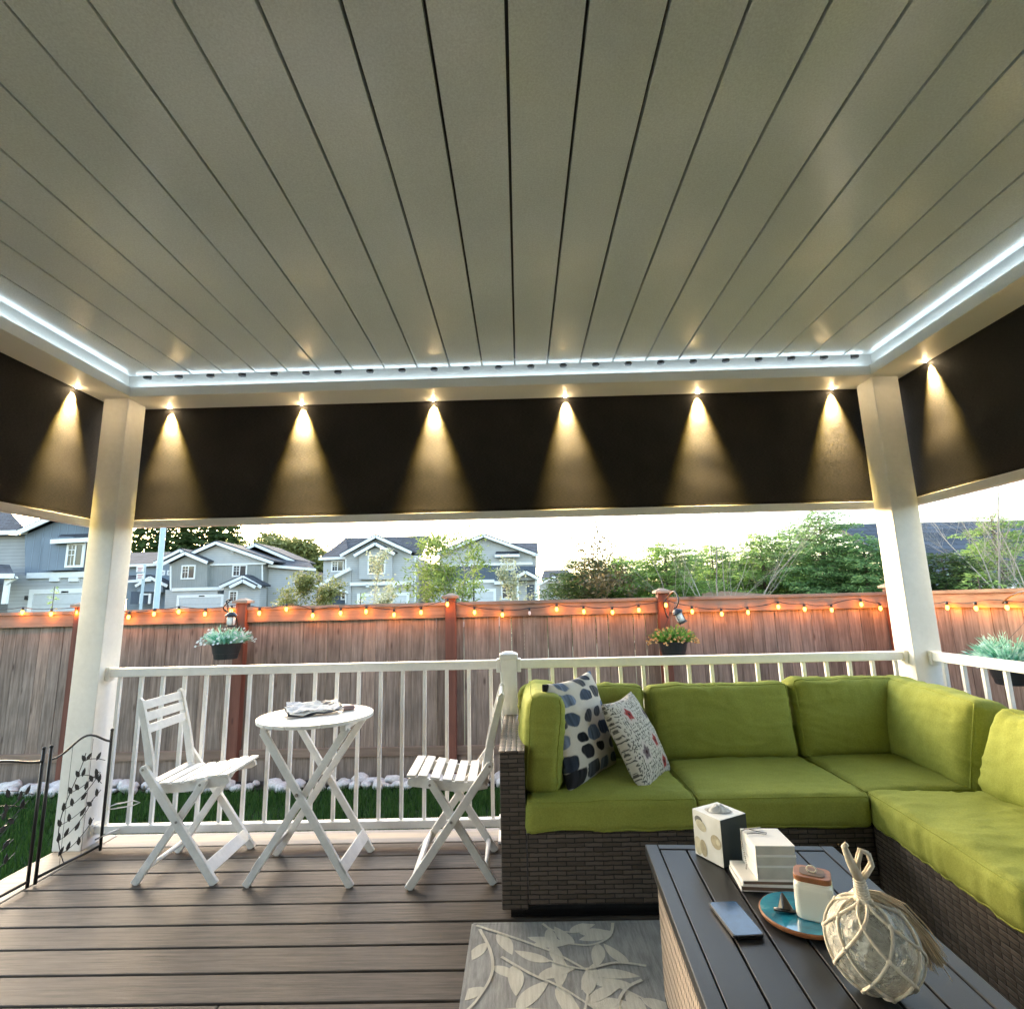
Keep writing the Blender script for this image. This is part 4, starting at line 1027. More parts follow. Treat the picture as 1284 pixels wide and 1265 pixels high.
for k in range(nk):
    for i in range(len(ths)-1):
        o = (i % 2)*.5
        p0 = (ths[i], 2*PI*(k+o)/nk)
        for s in (-.5, .5):
            p1 = (ths[i+1], 2*PI*(k+o+s)/nk); b.tube(arc(p0, p1), .0032, 6)
        knob(gp(*p0))
part('rope_net', b, M['rope'], t, smooth=True)
top = gp(0, 0); up = (tilt @ Vector((0,0,1)))
b = MB()
for k in range(9): b.tube([top+up*(-.002+.005*k)+ (tilt @ Vector((math.cos(a)*(.0125-.0005*k), math.sin(a)*(.0125-.0005*k), .0))) for a in [i*2*PI/14 for i in range(14)]], .0036, 6, closed=True)
b.tube([top+up*.040, top+up*.075+Vector((-.010,0,0)), top+up*.105+Vector((-.016,0,0)), top+up*.112+Vector((-.010,-.002,0))], [.010,.009,.006,.005], 8)
lp = [top+up*(.040), top+up*.072+Vector((.006,0,0)), top+up*.096+Vector((.016,-.003,0)), top+up*.090+Vector((.030,-.004,0)), top+up*.068+Vector((.032,-.004,0)), top+up*.050+Vector((.018,-.003,0)), top+up*.036+Vector((.004,0,0))]
b.tube(lp, .0045, 8); b.tube([p+Vector((0,.006,.002)) for p in lp], .004, 8)
part('rope_neck', b, M['rope'], t, smooth=True)
b = MB(); r = random.Random(3)
for k in range(150):
    j = Vector((r.gauss(0,1), r.gauss(0,1), r.gauss(0,1)))
    pts = [top+up*.012+j*.0025, top+Vector((.028,-.002,.004))+j*.004, top+Vector((.068,-.006,-.022))+j*.006, top+Vector((.098,-.012,-.062))+j*.007, top+Vector((.118,-.018,-.098-.012*r.random()))+j*.0085]
    b.tube(pts, [.0016,.0016,.0015,.0013,.0008], 4, caps=False)
part('tassel', b, M['tassel'], t, smooth=True)
# ------------------------------------------------------------------ ground, lawn, stones
GZ = -.59; FY = 6.30
def sheet(name, m, x0, x1, y0, y1, z, n=1):
    b = MB(); vs = [(x0+(x1-x0)*i/n, y0+(y1-y0)*j/n, z) for j in range(n+1) for i in range(n+1)]
    b.add(vs, [(j*(n+1)+i, j*(n+1)+i+1, (j+1)*(n+1)+i+1, (j+1)*(n+1)+i) for j in range(n) for i in range(n)])
    return struct(b.build(name, m, origin=(0,0,0), uv=False))
sheet('ground', M['field'], -900, 900, -300, 1500, GZ-.02)
sheet('lawn', M['turf'], -14, 5.2, -4, 6.2, GZ-.008)
b = MB(); b.prism([(-14,5.98),(5.0,5.98),(5.0,6.26),(-14,6.26)], GZ-.006, GZ+.012, 'Z'); struct(b.build('soil_bed', M['soil'], origin=(0,0,0)))
def lawn_blades():
    r = random.Random(12); vs = []; fs = []
    def blades(n, x0, x1, y0, y1):
        for _ in range(n):
            x, y = r.uniform(x0, x1), r.uniform(y0, y1); a = r.uniform(0, 6.28); h = r.uniform(.035,.085)*(1+.5*noise.noise(Vector((x*1.5, y*1.5, 0)))); w = r.uniform(.004,.008)
            dx, dy = math.cos(a), math.sin(a); l = r.uniform(.0,.04); b_ = r.uniform(0, 6.28); k = len(vs)
            vs.extend([(x-dx*w, y-dy*w, GZ-.008), (x+dx*w, y+dy*w, GZ-.008), (x+l*math.cos(b_), y+l*math.sin(b_), GZ+h)]); fs.append((k, k+1, k+2))
    blades(60000, -6.4, 3.4, 3.6, 5.92); blades(9000, -6.4, -2.6, 2.2, 3.6)
    mb = MB(); mb.v = vs; mb.f = fs; mb.m = [0]*len(fs)
    tag(mb.build('grass', M['grass'], uv=False, origin=(0,0,0)), 'short green lawn grass between the deck and the fence', 'grass', kind='stuff')
lawn_blades()
protos = []
def stones():
    r = random.Random(21); n = 0
    for k in range(7):
        bm = bmesh.new(); bmesh.ops.create_icosphere(bm, subdivisions=2, radius=1)
        for v in bm.verts:
            d = v.co.copy(); v.co = d*(1+.38*noise.noise(d*1.2+Vector((k*5,0,0)))+.16*noise.noise(d*2.6+Vector((k*9,2,0))))
        me = bpy.data.meshes.new('white_stone'); bm.to_mesh(me); bm.free(); me.materials.append(M['stone']); me.polygons.foreach_set('use_smooth', [True]*len(me.polygons)); protos.append(me)
    x = -6.6
    while x < 3.2:
        for row in range(2):
            if r.random() < .1: continue
            s = r.choice([.042,.05,.058,.068,.085])
            o = bpy.data.objects.new('white_stone', r.choice(protos)); COL.objects.link(o)
            o.scale = (s*r.uniform(.9,1.3), s*r.uniform(.8,1.1), s*r.uniform(.55,.85)); o.rotation_euler = (r.uniform(-.2,.2), r.uniform(-.2,.2), r.uniform(0, 6.28))
            o.location = (x+r.uniform(-.03,.03), 5.95+row*.12+r.uniform(-.03,.03), GZ+.012+s*.48)
            tag(o, 'smooth white stone lying in the row along the foot of the back fence', 'stone', 'white stones edging the lawn'); n += 1
        x += r.uniform(.10,.15)
stones()

# ------------------------------------------------------------------ fences
FT = 1.215                                     # top of the boards
def fence_post(parent, x, y, top, m=None):
    b = MB(); b.bx(x-.058, x+.058, y-.115, y-.001, GZ, top); po = part('post', b, m or M['redpost'], parent, bevel=.005)
    b = MB(); b.bx(x-.088, x+.088, y-.148, y+.030, top+.001, top+.030)
    o = [(x-.078,y-.138),(x+.078,y-.138),(x+.078,y+.02),(x-.078,y+.02)]; cx, cy = x, y-.059
    b.add([(a,c,top+.0305) for a,c in o]+[(cx+(a-cx)*.25, cy+(c-cy)*.25, top+.058) for a,c in o], [(0,1,5,4),(1,2,6,5),(2,3,7,6),(3,0,4,7),(4,5,6,7),(3,2,1,0)]); part('cap', b, M['postcap'], po, bevel=.004)
fe = thing('wooden_fence', 'long cedar board fence across the back with red posts and string lights', 'fence', (0, FY, GZ))
r = random.Random(31)
XC = 4.20
def boards(x0, x1, gaps=0):
    b = MB(); x = x0
    while x < x1-.02:
        w = r.uniform(.132,.146); w = min(w, x1-x)
        z0 = GZ+.19+r.uniform(-.006,.006); yo = r.uniform(0,.006)
        g = r.uniform(.0015,.004) if not gaps else (r.choice([.002,.008,.011]))
        b.bx(x, x+w-g, FY+.004+yo, FY+.022+yo, z0, FT+.02); x += w
    return b
pxs = [-9.2, -6.9, -5.02, at(304, 800, FY).x, at(566, 800, FY).x, at(833, 800, FY).x, XC-.03]
for i in range(len(pxs)-1):
    part('board_panel', boards(pxs[i]+(.0 if i == 0 else .0), pxs[i+1], gaps=(i == 4)), M['fence'], fe, bevel=.002)
    b = MB(); b.bx(pxs[i]+.059, pxs[i+1]-.059, FY-.036, FY+.002, FT-.115, FT+.022); b.bx(pxs[i]+.059, pxs[i+1]-.059, FY-.058, FY+.040, FT+.0225, FT+.058); part('top_rail', b, M['rail'], fe, bevel=.003)
    b = MB(); b.bx(pxs[i]+.059, pxs[i+1]-.059, FY-.036, FY+.002, GZ+.235, GZ+.325); part('bottom_rail', b, M['rail'], fe, bevel=.003)
    b = MB(); b.bx(pxs[i]+.059, pxs[i+1]-.059, FY-.014, FY+.002, GZ-.01, GZ+.233); part('kick_board', b, M['fence'], fe)
for i, x in enumerate(pxs[:-1]): fence_post(fe, x, FY+.03, FT+.10 if i != 0 else FT+.10)
fence_post(fe, pxs[-1], FY+.03, FT+.10)
# right side fence, running from the corner towards the house
sf = thing('wooden_fence', 'cedar board side fence at the right behind the deck railing', 'fence', (XC+.6, 3.5, GZ))
SD = Vector((.20, -1, 0)).normalized(); SN = Vector((-SD.y, SD.x, 0)); SN = -SN if SN.x > 0 else SN     # SN points to the lawn
P0 = Vector((XC+.04, FY-.06, 0)); SL = 8.0; rotS = math.atan2(SD.y, SD.x)
RS = Matrix.Rotation(rotS, 3, 'Z')
def sbox(b, s0, s1, o0, o1, z0, z1): b.box(P0+SD*(s0+s1)/2+SN*(o0+o1)/2+Vector((0,0,(z0+z1)/2)), (s1-s0, o1-o0, z1-z0), RS)
posts_s = [0.0, 2.35, 4.7, 7.05]
for i in range(3):
    b = MB(); s = posts_s[i]
    while s < posts_s[i+1]-.02:
        w = min(r.uniform(.128,.142), posts_s[i+1]-s); sbox(b, s, s+w-r.uniform(.002,.004), -.022, -.004+r.uniform(0,.004), GZ+.19, FT+.02); s += w
    part('board_panel', b, M['fence'], sf, bevel=.002)
    b = MB(); sbox(b, posts_s[i]+.06, posts_s[i+1]-.06, -.002, .036, FT-.115, FT+.022); sbox(b, posts_s[i]+.06, posts_s[i+1]-.06, -.04, .058, FT+.0225, FT+.058); part('top_rail', b, M['raily'], sf, bevel=.003)
    b = MB(); sbox(b, posts_s[i]+.06, posts_s[i+1]-.06, -.002, .036, GZ+.235, GZ+.325); part('bottom_rail', b, M['raily'], sf, bevel=.003)
    b = MB(); sbox(b, posts_s[i]+.06, posts_s[i+1]-.06, -.002, .012, GZ-.01, GZ+.233); part('kick_board', b, M['fence'], sf)
for s in posts_s[1:]:
    b = MB(); sbox(b, s-.058, s+.058, -.03, .085, GZ, FT+.10); po = part('post', b, M['redpost'], sf, bevel=.005)
    b = MB(); sbox(b, s-.088, s+.088, -.06, .118, FT+.101, FT+.131); part('cap', b, M['postcap'], po, bevel=.006)

# ------------------------------------------------------------------ string lights
blamp = lamp_data('bulb_light', 'POINT', .27, (1,.27,.03), shadow_soft_size=.022)
def side_at(u, v, off):
    d = ray(u, v); k = (P0+SN*off); t_ = SN.dot(k-CAMO)/SN.dot(d); return CAMO + d*t_
def light_string(label, pts, unlit=()):
    t = thing('string_lights', label, 'string lights', pts[len(pts)//2])
    cab = []
    tops = [p+Vector((0,0,.062)) for p in pts]
    for i, p in enumerate(tops):
        cab.append(p)
        if i < len(tops)-1:
            q = tops[i+1]; sag = rnd.choice([.010,-.016,.006,.016])
            for k in (.25,.5,.75): cab.append(p+(q-p)*k+Vector((0,0,-sag*4*k*(1-k)+.0)))
    b = MB(); b.tube(cab, .0042, 6); part('cable', b, M['black'], t, smooth=True)
    for i, p in enumerate(pts):
        b = MB(); b.lathe([(.006,.062), (.013,.058), (.014,.030), (.012,.026)], p, 10); s = part('socket', b, M['black'], t, smooth=True)
        b = MB(); b.lathe([(.001,-.022), (.008,-.019), (.014,-.010), (.0165,.002), (.015,.012), (.011,.022), (.010,.0285)], p, 12)
        part('bulb', b, M['paper'] if i in unlit else M['bulb'], s, smooth=True)
        if i not in unlit:
            lo = lamp('bulb_light', blamp, p+Vector((0,-.034,-.012)))
    return t
YB_ = FY-.075
b1 = [(-58,768),(-22,771),(28,768),(64,770),(97,768),(130,772),(161,774),(193,770),(224,767),(257,770),(290,766),(325,769),(359,764),(392,772),(427,769),(459,767),(494,771),(528,768),(561,758),(595,768),(630,771),(664,769),(698,764),(732,767),(768,768),(801,765),(835,759),(868,767),(905,770),(938,768),(976,761),(1009,764),(1043,765),(1080,758),(1104,763)]
light_string('string of warm orange bulbs hung along the top of the back fence', [at(u, v, YB_-(.07 if u in (561,835) else 0)) for u, v in b1], unlit=(21,))
b2 = [(1122,764),(1152,763),(1188,762),(1224,763),(1263,762),(1304,762),(1350,763)]
light_string('string of warm orange bulbs hung along the side fence at the right', [side_at(u, v, .075) for u, v in b2])

# ------------------------------------------------------------------ hanging planters, brackets and lanterns
def planter(label, c, rr, hh, lm, pm, seed, nl, nf, spread, hook, up=.16):
    r = random.Random(seed); c = Vector(c)
    t = thing('hanging_planter', label, 'planter', c)
    b = MB(); b.lathe([(rr*.70,0), (rr*.74,.006), (rr*.80,hh*.35), (rr*.84,hh*.36), (rr*.94,hh*.90), (rr*1.02,hh*.905), (rr*1.03,hh), (rr*.97,hh), (rr*.90,hh*.86), (.001,hh*.85)], c, 32); part('pot', b, M['pot'], t, smooth=False)
    b = MB()
    for k in range(3):
        a = 2*PI*k/3+.4; b.tube([c+Vector((rr*1.0*math.cos(a), rr*1.0*math.sin(a), hh)), Vector(hook)], .0018, 5)
    part('hanger', b, M['black'], t)
    fo = MB(); fl = MB(); st = MB()
    for k in range(nl):
        a = r.uniform(0, 2*PI); e = r.random()**.5; q = c+Vector((rr*.8*e*math.cos(a), rr*.8*e*math.sin(a), hh*.9))
        out = Vector((math.cos(a), math.sin(a), 0)); d = (out*(e*r.uniform(.3,1.3))+Vector((0,0,r.uniform(.5,1.2)))).normalized(); l = up*r.uniform(.55,1.15)*(1-.25*e)
        mid = q+d*l*.55; tip = mid+(d+out*.6*e-Vector((0,0,.25*e))).normalized()*l*.5; w = r.uniform(.008,.014); sd = d.cross(Vector((r.gauss(0,1), r.gauss(0,1), r.gauss(0,1)))).normalized()*w
        fo.add([q-sd*.5, q+sd*.5, mid+sd, mid-sd, tip], [(0,1,2,3), (3,2,4)])
        for _ in range(2):
            s2 = q+d*l*r.uniform(.3,.9); fo.leaf(s2, (d+Vector((r.gauss(0,.8), r.gauss(0,.8), r.gauss(0,.5)))), Vector((r.gauss(0,1), r.gauss(0,1), 1)).normalized(), r.uniform(.03,.06), r.uniform(.010,.018))
    for k in range(nf):
        a = r.uniform(0, 2*PI); e = r.uniform(.35,1)**.6; rad = rr*spread*e; z = hh+up*(1-e**1.7)*r.uniform(.55,1.2)+r.uniform(-.03,.02)
        p = c+Vector((rad*math.cos(a), rad*math.sin(a)*.8, z))
        st.tube([c+Vector((rad*.55*math.cos(a), rad*.5*math.sin(a), hh*.95)), c+Vector((rad*.85*math.cos(a), rad*.7*math.sin(a), z+.008)), p], .0012, 4)
        for m in range(5):
            aa = 2*PI*m/5+k; d = Vector((math.cos(aa), math.sin(aa)*.5, math.sin(aa)*.7+.15)); fl.leaf(p, d, Vector((0,-1,.3)), r.uniform(.013,.019), .014)
    part('foliage', fo, lm, t); part('stems', st, lm, t); part('blossoms', fl, pm, t); return t
def lantern(label, c, tilt, hookp):
    c = Vector(c); t = thing('lantern', label, 'lantern', c, 'small lanterns hung on the fence'); m = Matrix.Rotation(tilt, 3, 'Y')
    b = MB(); b.lathe([(.046,.0), (.052,.004), (.052,.012), (.040,.016)], c, 16, rot=m); b.lathe([(.058,.110), (.060,.118), (.046,.138), (.022,.156), (.010,.160)], c, 16, rot=m); part('cap', b, M['black'], t, smooth=False)
    b = MB(); b.lathe([(.036,.017), (.043,.040), (.043,.090), (.036,.109)], c, 16, rot=m); part('glass', b, M['jar'], t, smooth=True)
    b = MB()
    for k in range(4):
        a = PI/4+k*PI/2; b.tube([c+m @ Vector((.047*math.cos(a), .047*math.sin(a), z)) for z in (.012,.06,.11)], .003, 5)
    b.tube([c+m @ Vector((0,0,.158)), c+m @ Vector((0,0,.19)), Vector(hookp)], .0025, 5); part('frame', b, M['black'], t)
def hook(label, pts, rad=.008):
    b = MB(); b.tube(pts, rad, 8); return tag(b.build('plant_hook', M['black'], smooth=True), label, 'hook', 'iron plant hooks on the fence posts')
def spline(P, n=8):
    P = [Vector(p) for p in P]; o = []
    for i in range(len(P)-1):
        p0, p1, p2, p3 = P[max(i-1,0)], P[i], P[i+1], P[min(i+2, len(P)-1)]
        for k in range(n): t_ = k/n; o.append(.5*((2*p1)+(p2-p0)*t_+(2*p0-5*p1+4*p2-p3)*t_*t_+(-p0+3*p1-3*p2+p3)*t_**3))
    return o+[P[-1]]
# left: pot with white flowers before the second post
ya = FY-.36
cA = at(283, 826, ya); hA = at(287, 759, ya)
hook('black iron hook on the post above the mint and white flower pot', spline([(pxs[3]-.02, FY-.088, 1.02), (pxs[3]-.03, FY-.12, 1.16), (pxs[3]-.08, ya+.06, 1.26), hA+Vector((.02,0,.06)), hA+Vector((-.03,0,.045)), hA+Vector((-.012,0,0)), hA+Vector((-.01,0,-.05))]))
planter('black pot of mint leaves and tiny white flowers hanging at the left fence post', cA, .155, .165, M['teal'], M['petalwhite'], 3, 230, 80, 2.0, hA+Vector((-.01,0,-.05)), .20)
lantern('small black lantern hanging upright above the white flower pot', at(289, 786, ya-.10), 0, hA)
# middle: orange flowers
cB = at(845, 823, ya); hB = at(842, 748, ya)
hook('pale lit iron hook on the post above the orange flower pot', spline([(pxs[5]+.03, FY-.088, 1.05), (pxs[5]+.0, FY-.10, 1.2), (pxs[5]+.07, ya+.12, 1.33), hB+Vector((.07,0,-.02)), hB+Vector((.05,0,-.10)), hB+Vector((.01,0,-.13))]))
planter('black pot of orange and yellow flowers hanging at the middle fence post', cB, .155, .155, M['fgreen'], M['petalorange'], 8, 230, 90, 1.75, hB+Vector((.03,0,-.06)), .18)
lantern('small black lantern hanging askew beside the orange flower pot', at(856, 781, ya-.10), R(-24), hB+Vector((.07,0,-.02)))
# right: mint leaves on a curved bracket on the side fence
cC = side_at(1270, 858, .34); hC = side_at(1302, 752, .34)
hook('black iron bracket arching from the side fence above the right hand planter', spline([side_at(1257,756,.06), side_at(1262,751,.10), side_at(1270,746,.16), side_at(1284,742,.24), side_at(1300,742,.33), hC, hC+Vector((-.01,0,-.06))]), .009)
planter('black pot of mint green leaves hanging at the right side fence', cC, .155, .16, M['teal'], M['petalwhite'], 14, 430, 14, 1.6, hC+Vector((-.01,0,-.06)), .27)
# ------------------------------------------------------------------ houses beyond the fence
class House:
    def __init__(s, name, label, D, u, v=756):
        s.D = D; p = at(u, v, D); s.t = thing(name, label, 'house', (p.x, D, GZ), 'two storey houses beyond the fence')
    def p(s, u, v): q = at(u, v, s.D); return q.x, q.z
    def rect(s, u0, v0, u1, v1):
        x0 = at(u0, (v0+v1)/2, s.D).x; x1 = at(u1, (v0+v1)/2, s.D).x; z1 = at((u0+u1)/2, v0, s.D).z; z0 = at((u0+u1)/2, v1, s.D).z
        return x0, x1, z0, z1
    def wall(s, poly, m, dep=7, fwd=0, name='wall', ground=True):
        pts = [s.p(u, v) for u, v in poly]
        if ground:                                     # the two lowest corners run down to the ground
            pts = [(x, (GZ if v >= 755 else z)) for (x, z), (u, v) in zip(pts, poly)]
        b = MB(); b.prism(pts, s.D-fwd, s.D+dep, 'Y'); return b.build(name, M[m], s.t, fix=True)
    def bar(s, u0, v0, u1, v1, w=.22, fwd=.12, dep=.12, m='trim', name='trim'):
        a, c = s.p(u0, v0), s.p(u1, v1); b = MB(); b.beam((a[0], s.D-fwd-dep/2+.06, a[1]), (c[0], s.D-fwd-dep/2+.06, c[1]), dep, w); return b.build(name, M[m], s.t)
    def gable(s, peak, left, right, dep=7, over=.35, fwd=0, th=.16, m='roof', trim=True):
        P, Lf, Rt = s.p(*peak), s.p(*left), s.p(*right); y0, y1 = s.D-fwd-over, s.D+dep
        b = MB(); zt = .10
        b.slab([(Lf[0], y0, Lf[1]+zt), (P[0], y0, P[1]+zt), (P[0], y1, P[1]+zt), (Lf[0], y1, Lf[1]+zt)], -th*.8)
        b.slab([(P[0]+.002, y0, P[1]+zt), (Rt[0], y0, Rt[1]+zt), (Rt[0], y1, Rt[1]+zt), (P[0]+.002, y1, P[1]+zt)], -th*.8)
        b.build('roof', M[m], s.t, fix=True)
        if trim:
            for A_, B_ in ((Lf, P), (P, Rt)):
                b = MB(); b.beam((A_[0], y0-.04, A_[1]), (B_[0], y0-.04, B_[1]), .07, .24); b.build('rake_board', M['trim'], s.t)
    def slope(s, eave_l, eave_r, ridge_r, ridge_l, run=4.5, over=.4, m='roof', fwd=0):
        """roof plane that faces us: eave in front, ridge set back by run"""
        el, er = s.p(*eave_l), s.p(*eave_r); D2 = s.D+run
        rl, rr = at(*ridge_l, D2), at(*ridge_r, D2)
        y0 = s.D-over-fwd
        b = MB(); b.slab([(el[0], y0, el[1]), (er[0], y0, er[1]), (rr.x, D2, rr.z), (rl.x, D2, rl.z)], .14); b.build('roof', M[m], s.t, fix=True)
        b = MB(); b.beam((el[0], y0-.05, el[1]-.02), (er[0], y0-.05, er[1]-.02), .08, .22); b.build('gutter', M['trim'], s.t)
    def window(s, u0, v0, u1, v1, fwd=0, mull=2):
        x0, x1, z0, z1 = s.rect(u0, v0, u1, v1); y = s.D-fwd; e = .11
        b = MB()
        b.bx(x0, x0+e, y-.06, y+.02, z0, z1); b.bx(x1-e, x1, y-.06, y+.02, z0, z1); b.bx(x0+e, x1-e, y-.06, y+.02, z1-e, z1); b.bx(x0+e, x1-e, y-.06, y+.02, z0, z0+e)
        for k in range(1, mull): xm = x0+(x1-x0)*k/mull; b.bx(xm-.035, xm+.035, y-.05, y+.02, z0+e, z1-e)
        w = b.build('window', M['trim'], s.t)
        b = MB(); b.bx(x0+e*.9, x1-e*.9, y-.025, y-.005, z0+e*.9, z1-e*.9); b.build('pane', M['win'], w)
        b = MB(); xa = x0+e; xb = x0+(x1-x0)/mull-.035; zm = (z0+z1)/2
        b.bx((xa+xb)/2-.015, (xa+xb)/2+.015, y-.034, y-.026, z0+e, z1-e); b.bx(xa, xb, y-.0345, y-.0262, zm-.015, zm+.015); b.bx(xa, xb, y-.0343, y-.0264, z1-e-(z1-z0)*.2-.015, z1-e-(z1-z0)*.2+.015); b.build('muntin', M['trim'], w)
    def garage(s, u0, v0, u1, v1, fwd=0):
        x0, x1, z0, z1 = s.rect(u0, v0, u1, v1); y = s.D-fwd
        b = MB(); b.bx(x0, x0+.22, y-.06, y+.02, GZ, z1); b.bx(x1-.22, x1, y-.06, y+.02, GZ, z1); b.bx(x0+.22, x1-.22, y-.06, y+.02, z1-.24, z1); g = b.build('garage_door', M['trim'], s.t)
        b = MB()
        z = z1-.26
        while z-.52 > GZ:
            b.bx(x0+.23, x1-.23, y-.03, y+.0, z-.5, z); z -= .52
        b.build('door_panel', M['gdoor'], g)
    def band(s, u0, v0, u1, v1, fwd=.08, m='trim', dep=.1, name='belt_board'):
        x0, x1, z0, z1 = s.rect(u0, v0, u1, v1); b = MB(); b.bx(x0, x1, s.D-fwd-dep, s.D-fwd+.02, z0, z1); return b.build(name, M[m], s.t)

h = House('house', 'blue grey house with a bay window over its garage, left of the left post', 28, 70)
h.wall([(-70,672),(42,670),(42,757),(-70,757)], 'sgrey', 8)
h.wall([(42,672),(96,649),(150,668),(150,722),(42,722)], 'sblue', 7.5, .5, ground=False)
h.wall([(30,722),(150,722),(150,757),(30,757)], 'spale', 7, .75)
h.slope((-72,671),(44,668),(70,622),(-60,626), 4.6)
h.gable((98,646),(40,672),(156,668), 6, .4, .5)
h.wall([(76,677),(112,676),(112,716),(76,717)], 'sblue', .2, 1.1, ground=False)
D0 = h.D; h.D = D0-1.1
h.slope((70,679.5),(118,677),(112,668),(78,669), .7, .25)
h.window(83.5,680.5,106,711.5, 0, 2)
h.D = D0-.75
h.band(36,717.5,118,724.5, .03); h.garage(37,738,124,757, .0)
for u in (64,88): h.band(u,724.5,u+12,729, .02, name='bracket')
x0, x1, z0, z1 = h.rect(34,747,36.5,752); b = MB(); b.bx(x0, x1, h.D-.16, h.D-.02, z0, z1); b.build('wall_lamp', M['black'], h.t)
h.band(78,741,87,743.2, .04, 'black', .02, 'house_number')
h.D = D0
h.wall([(-70,723),(10,724),(10,757),(-70,757)], 'spale', 1, 3.0, 'porch_wall')
h.D = D0-3.0
h.slope((-74,722),(26,722),(12,708),(-72,704), 1.8, .3)
h.band(6,724,12,757, .0, name='porch_post'); h.bar(24,724,11,732, .12)
h.D = D0

bpy.context.view_layer.update()
for o in [q for q in bpy.data.objects if q.parent == h.t or (q.parent and q.parent.parent == h.t)]:      # this house stands at an angle to the fence
    for v in o.data.vertices:
        yy = v.co.y
        if yy > .3: v.co.x -= .86*(yy-.3)
h = House('house', 'dark blue house with a low roof behind the pale street pole', 50, 205)
h.wall([(160,709),(205,708.5),(205,757),(160,757)], 'slapblue', 8)
h.wall([(204,708),(234,694),(262,708),(262,757),(204,757)], 'slapblue', 8, .6)
h.slope((158,709.5),(206,708),(240,691.5),(164,693), 5)
h.gable((234,691.5),(202,707.5),(266,709), 7, .4, .6)
h.window(206.5,715.5,212.5,721.5, .6, 1); h.window(215,715.5,220,721.5, .6, 1)
D0 = h.D; h.D = D0-1.5
h.slope((160,729),(192,727),(190,720),(162,721), 1.6, .2)
h.gable((190,724),(172,735),(212,735), 1.4, .2, 0)
h.wall([(172,735),(190,725),(204,733),(204,742),(172,742)], 'slapblue', 1, 0, ground=False)
h.band(160,741,192,757, -.5, 'snavy', .1, 'porch_shade'); h.band(176,744,179,757, .02); h.band(187,744,190,757, .02); h.band(179,744,187,746, .02)  # navy panel stands in for the shade inside the entry
h.D = D0

h = House('house', 'grey gabled house with sage board siding, behind the left red fence post', 46, 275)
h.wall([(218.5,708),(330,706),(330,757),(218.5,757)], 'sgreen', 8)
h.wall([(244,695.5),(275,683),(338,706),(222,708)], 'spale', 6, .05, 'gable_wall', False)
h.gable((274.8,681.5),(242,696),(346,706.5), 8, .5)
h.gable((300,679),(272,692),(352,701), 8, .2, -3)
h.wall([(217,708.5),(240,697),(264,708),(264,737),(217,737)], 'sgreen', 2, .5, ground=False)
h.gable((240,694.8),(212.5,708.5),(268,706.5), 3, .4, .5)
h.band(216,707,334,709, .02)
h.window(232,709,249.5,726.5, .5, 2); h.window(291.5,708,310,723, 0, 2)
h.wall([(217,740),(281,739),(281,757),(217,757)], 'spale', 2, 1.0)
D0 = h.D; h.D = D0-1.0
h.band(216.5,736.5,282,740.5, .03); h.garage(222,745.5,281,757)
h.band(250,746.5,257,748, .06, 'black', .02, 'house_number')
h.D = D0-1.2
h.wall([(281,736),(307,726),(326,736),(326,757),(281,757)], 'spale', 1.2, 0)
h.gable((306.8,723.5),(278,736.5),(330,736.5), 1.3, .3); h.gable((309,728.5),(293,736.5),(325,736.5), .4, .3, .3)
h.window(287,740.5,298,755, 0, 1)
h.D = D0
h.wall([(330,712),(392,716),(392,757),(330,757)], 'spale', 6, -1, ground=True)
h.D = D0+1
h.slope((340,709.5),(399,714.5),(388,705),(346,699), 2, .5)
h.D = D0

h.bar(219,710,219,740,.10,.55,.08,'trim','downspout'); h.bar(329,708,329,756,.10,.02,.08,'trim','downspout'); h.band(290,690,294,694,.12,'gdoor',.03,'roof_vent')
h = House('house', 'light grey house with an arched porch, left of the lime green tree', 46, 470)
h.wall([(405.5,702),(440,701),(440,757),(405.5,757)], 'spale', 8)
h.wall([(437,697),(476,677),(516,696),(524,699),(524,757),(437,757)], 'spale', 8, .8)
h.slope((402,701),(440,699.5),(432,674.5),(434,674), 5)
h.slope((403,700.5),(526,697),(539,671.5),(434,674.5), 5, .3, fwd=-.9)
h.gable((476,674.8),(433,698.5),(520,695), 7, .5, .8)
h.wall([(456,697.5),(477,687.5),(496,697),(496,727),(456,727)], 'spale', 1, 1.3, ground=False)
h.gable((477,684.5),(451.5,699),(500.5,697), 1, .4, 1.3)
h.window(415.5,702.5,431.5,717, 0, 2); h.window(466.5,697.5,488,721, 1.3, 1)
D0 = h.D; h.D = D0-1.3
h.band(439,729.5,518,733.5, .02)
for u in (459,493): h.band(u,733,u+4,736, .02, name='bracket')
h.garage(446,743.5,512,757, -.4)
h.D = D0-1.0
h.wall([(400,735),(440,714),(440,741),(405,741)], 'spale', 1, 0, ground=False)
h.bar(399,736,441,713.5, .26, .2, .4); h.wall([(405.5,741),(410,741),(410,757),(405.5,757)], 'spale', .5, 0); h.wall([(436,741),(440,741),(440,757),(436,757)], 'spale', .5, 0)
for k in range(8):
    a0, a1 = PI*k/8, PI*(k+1)/8; h.bar(423-13.5*math.cos(a0), 744-3.8*math.sin(a0), 423-13.5*math.cos(a1), 744-3.8*math.sin(a1), .14, .06, .1)
h.band(410,742,436,757, -.85, 'snavy', .05, 'porch_shade'); h.window(424,742,433,752, -.7, 1)  # dark panel paints the shade within the arched porch
h.D = D0

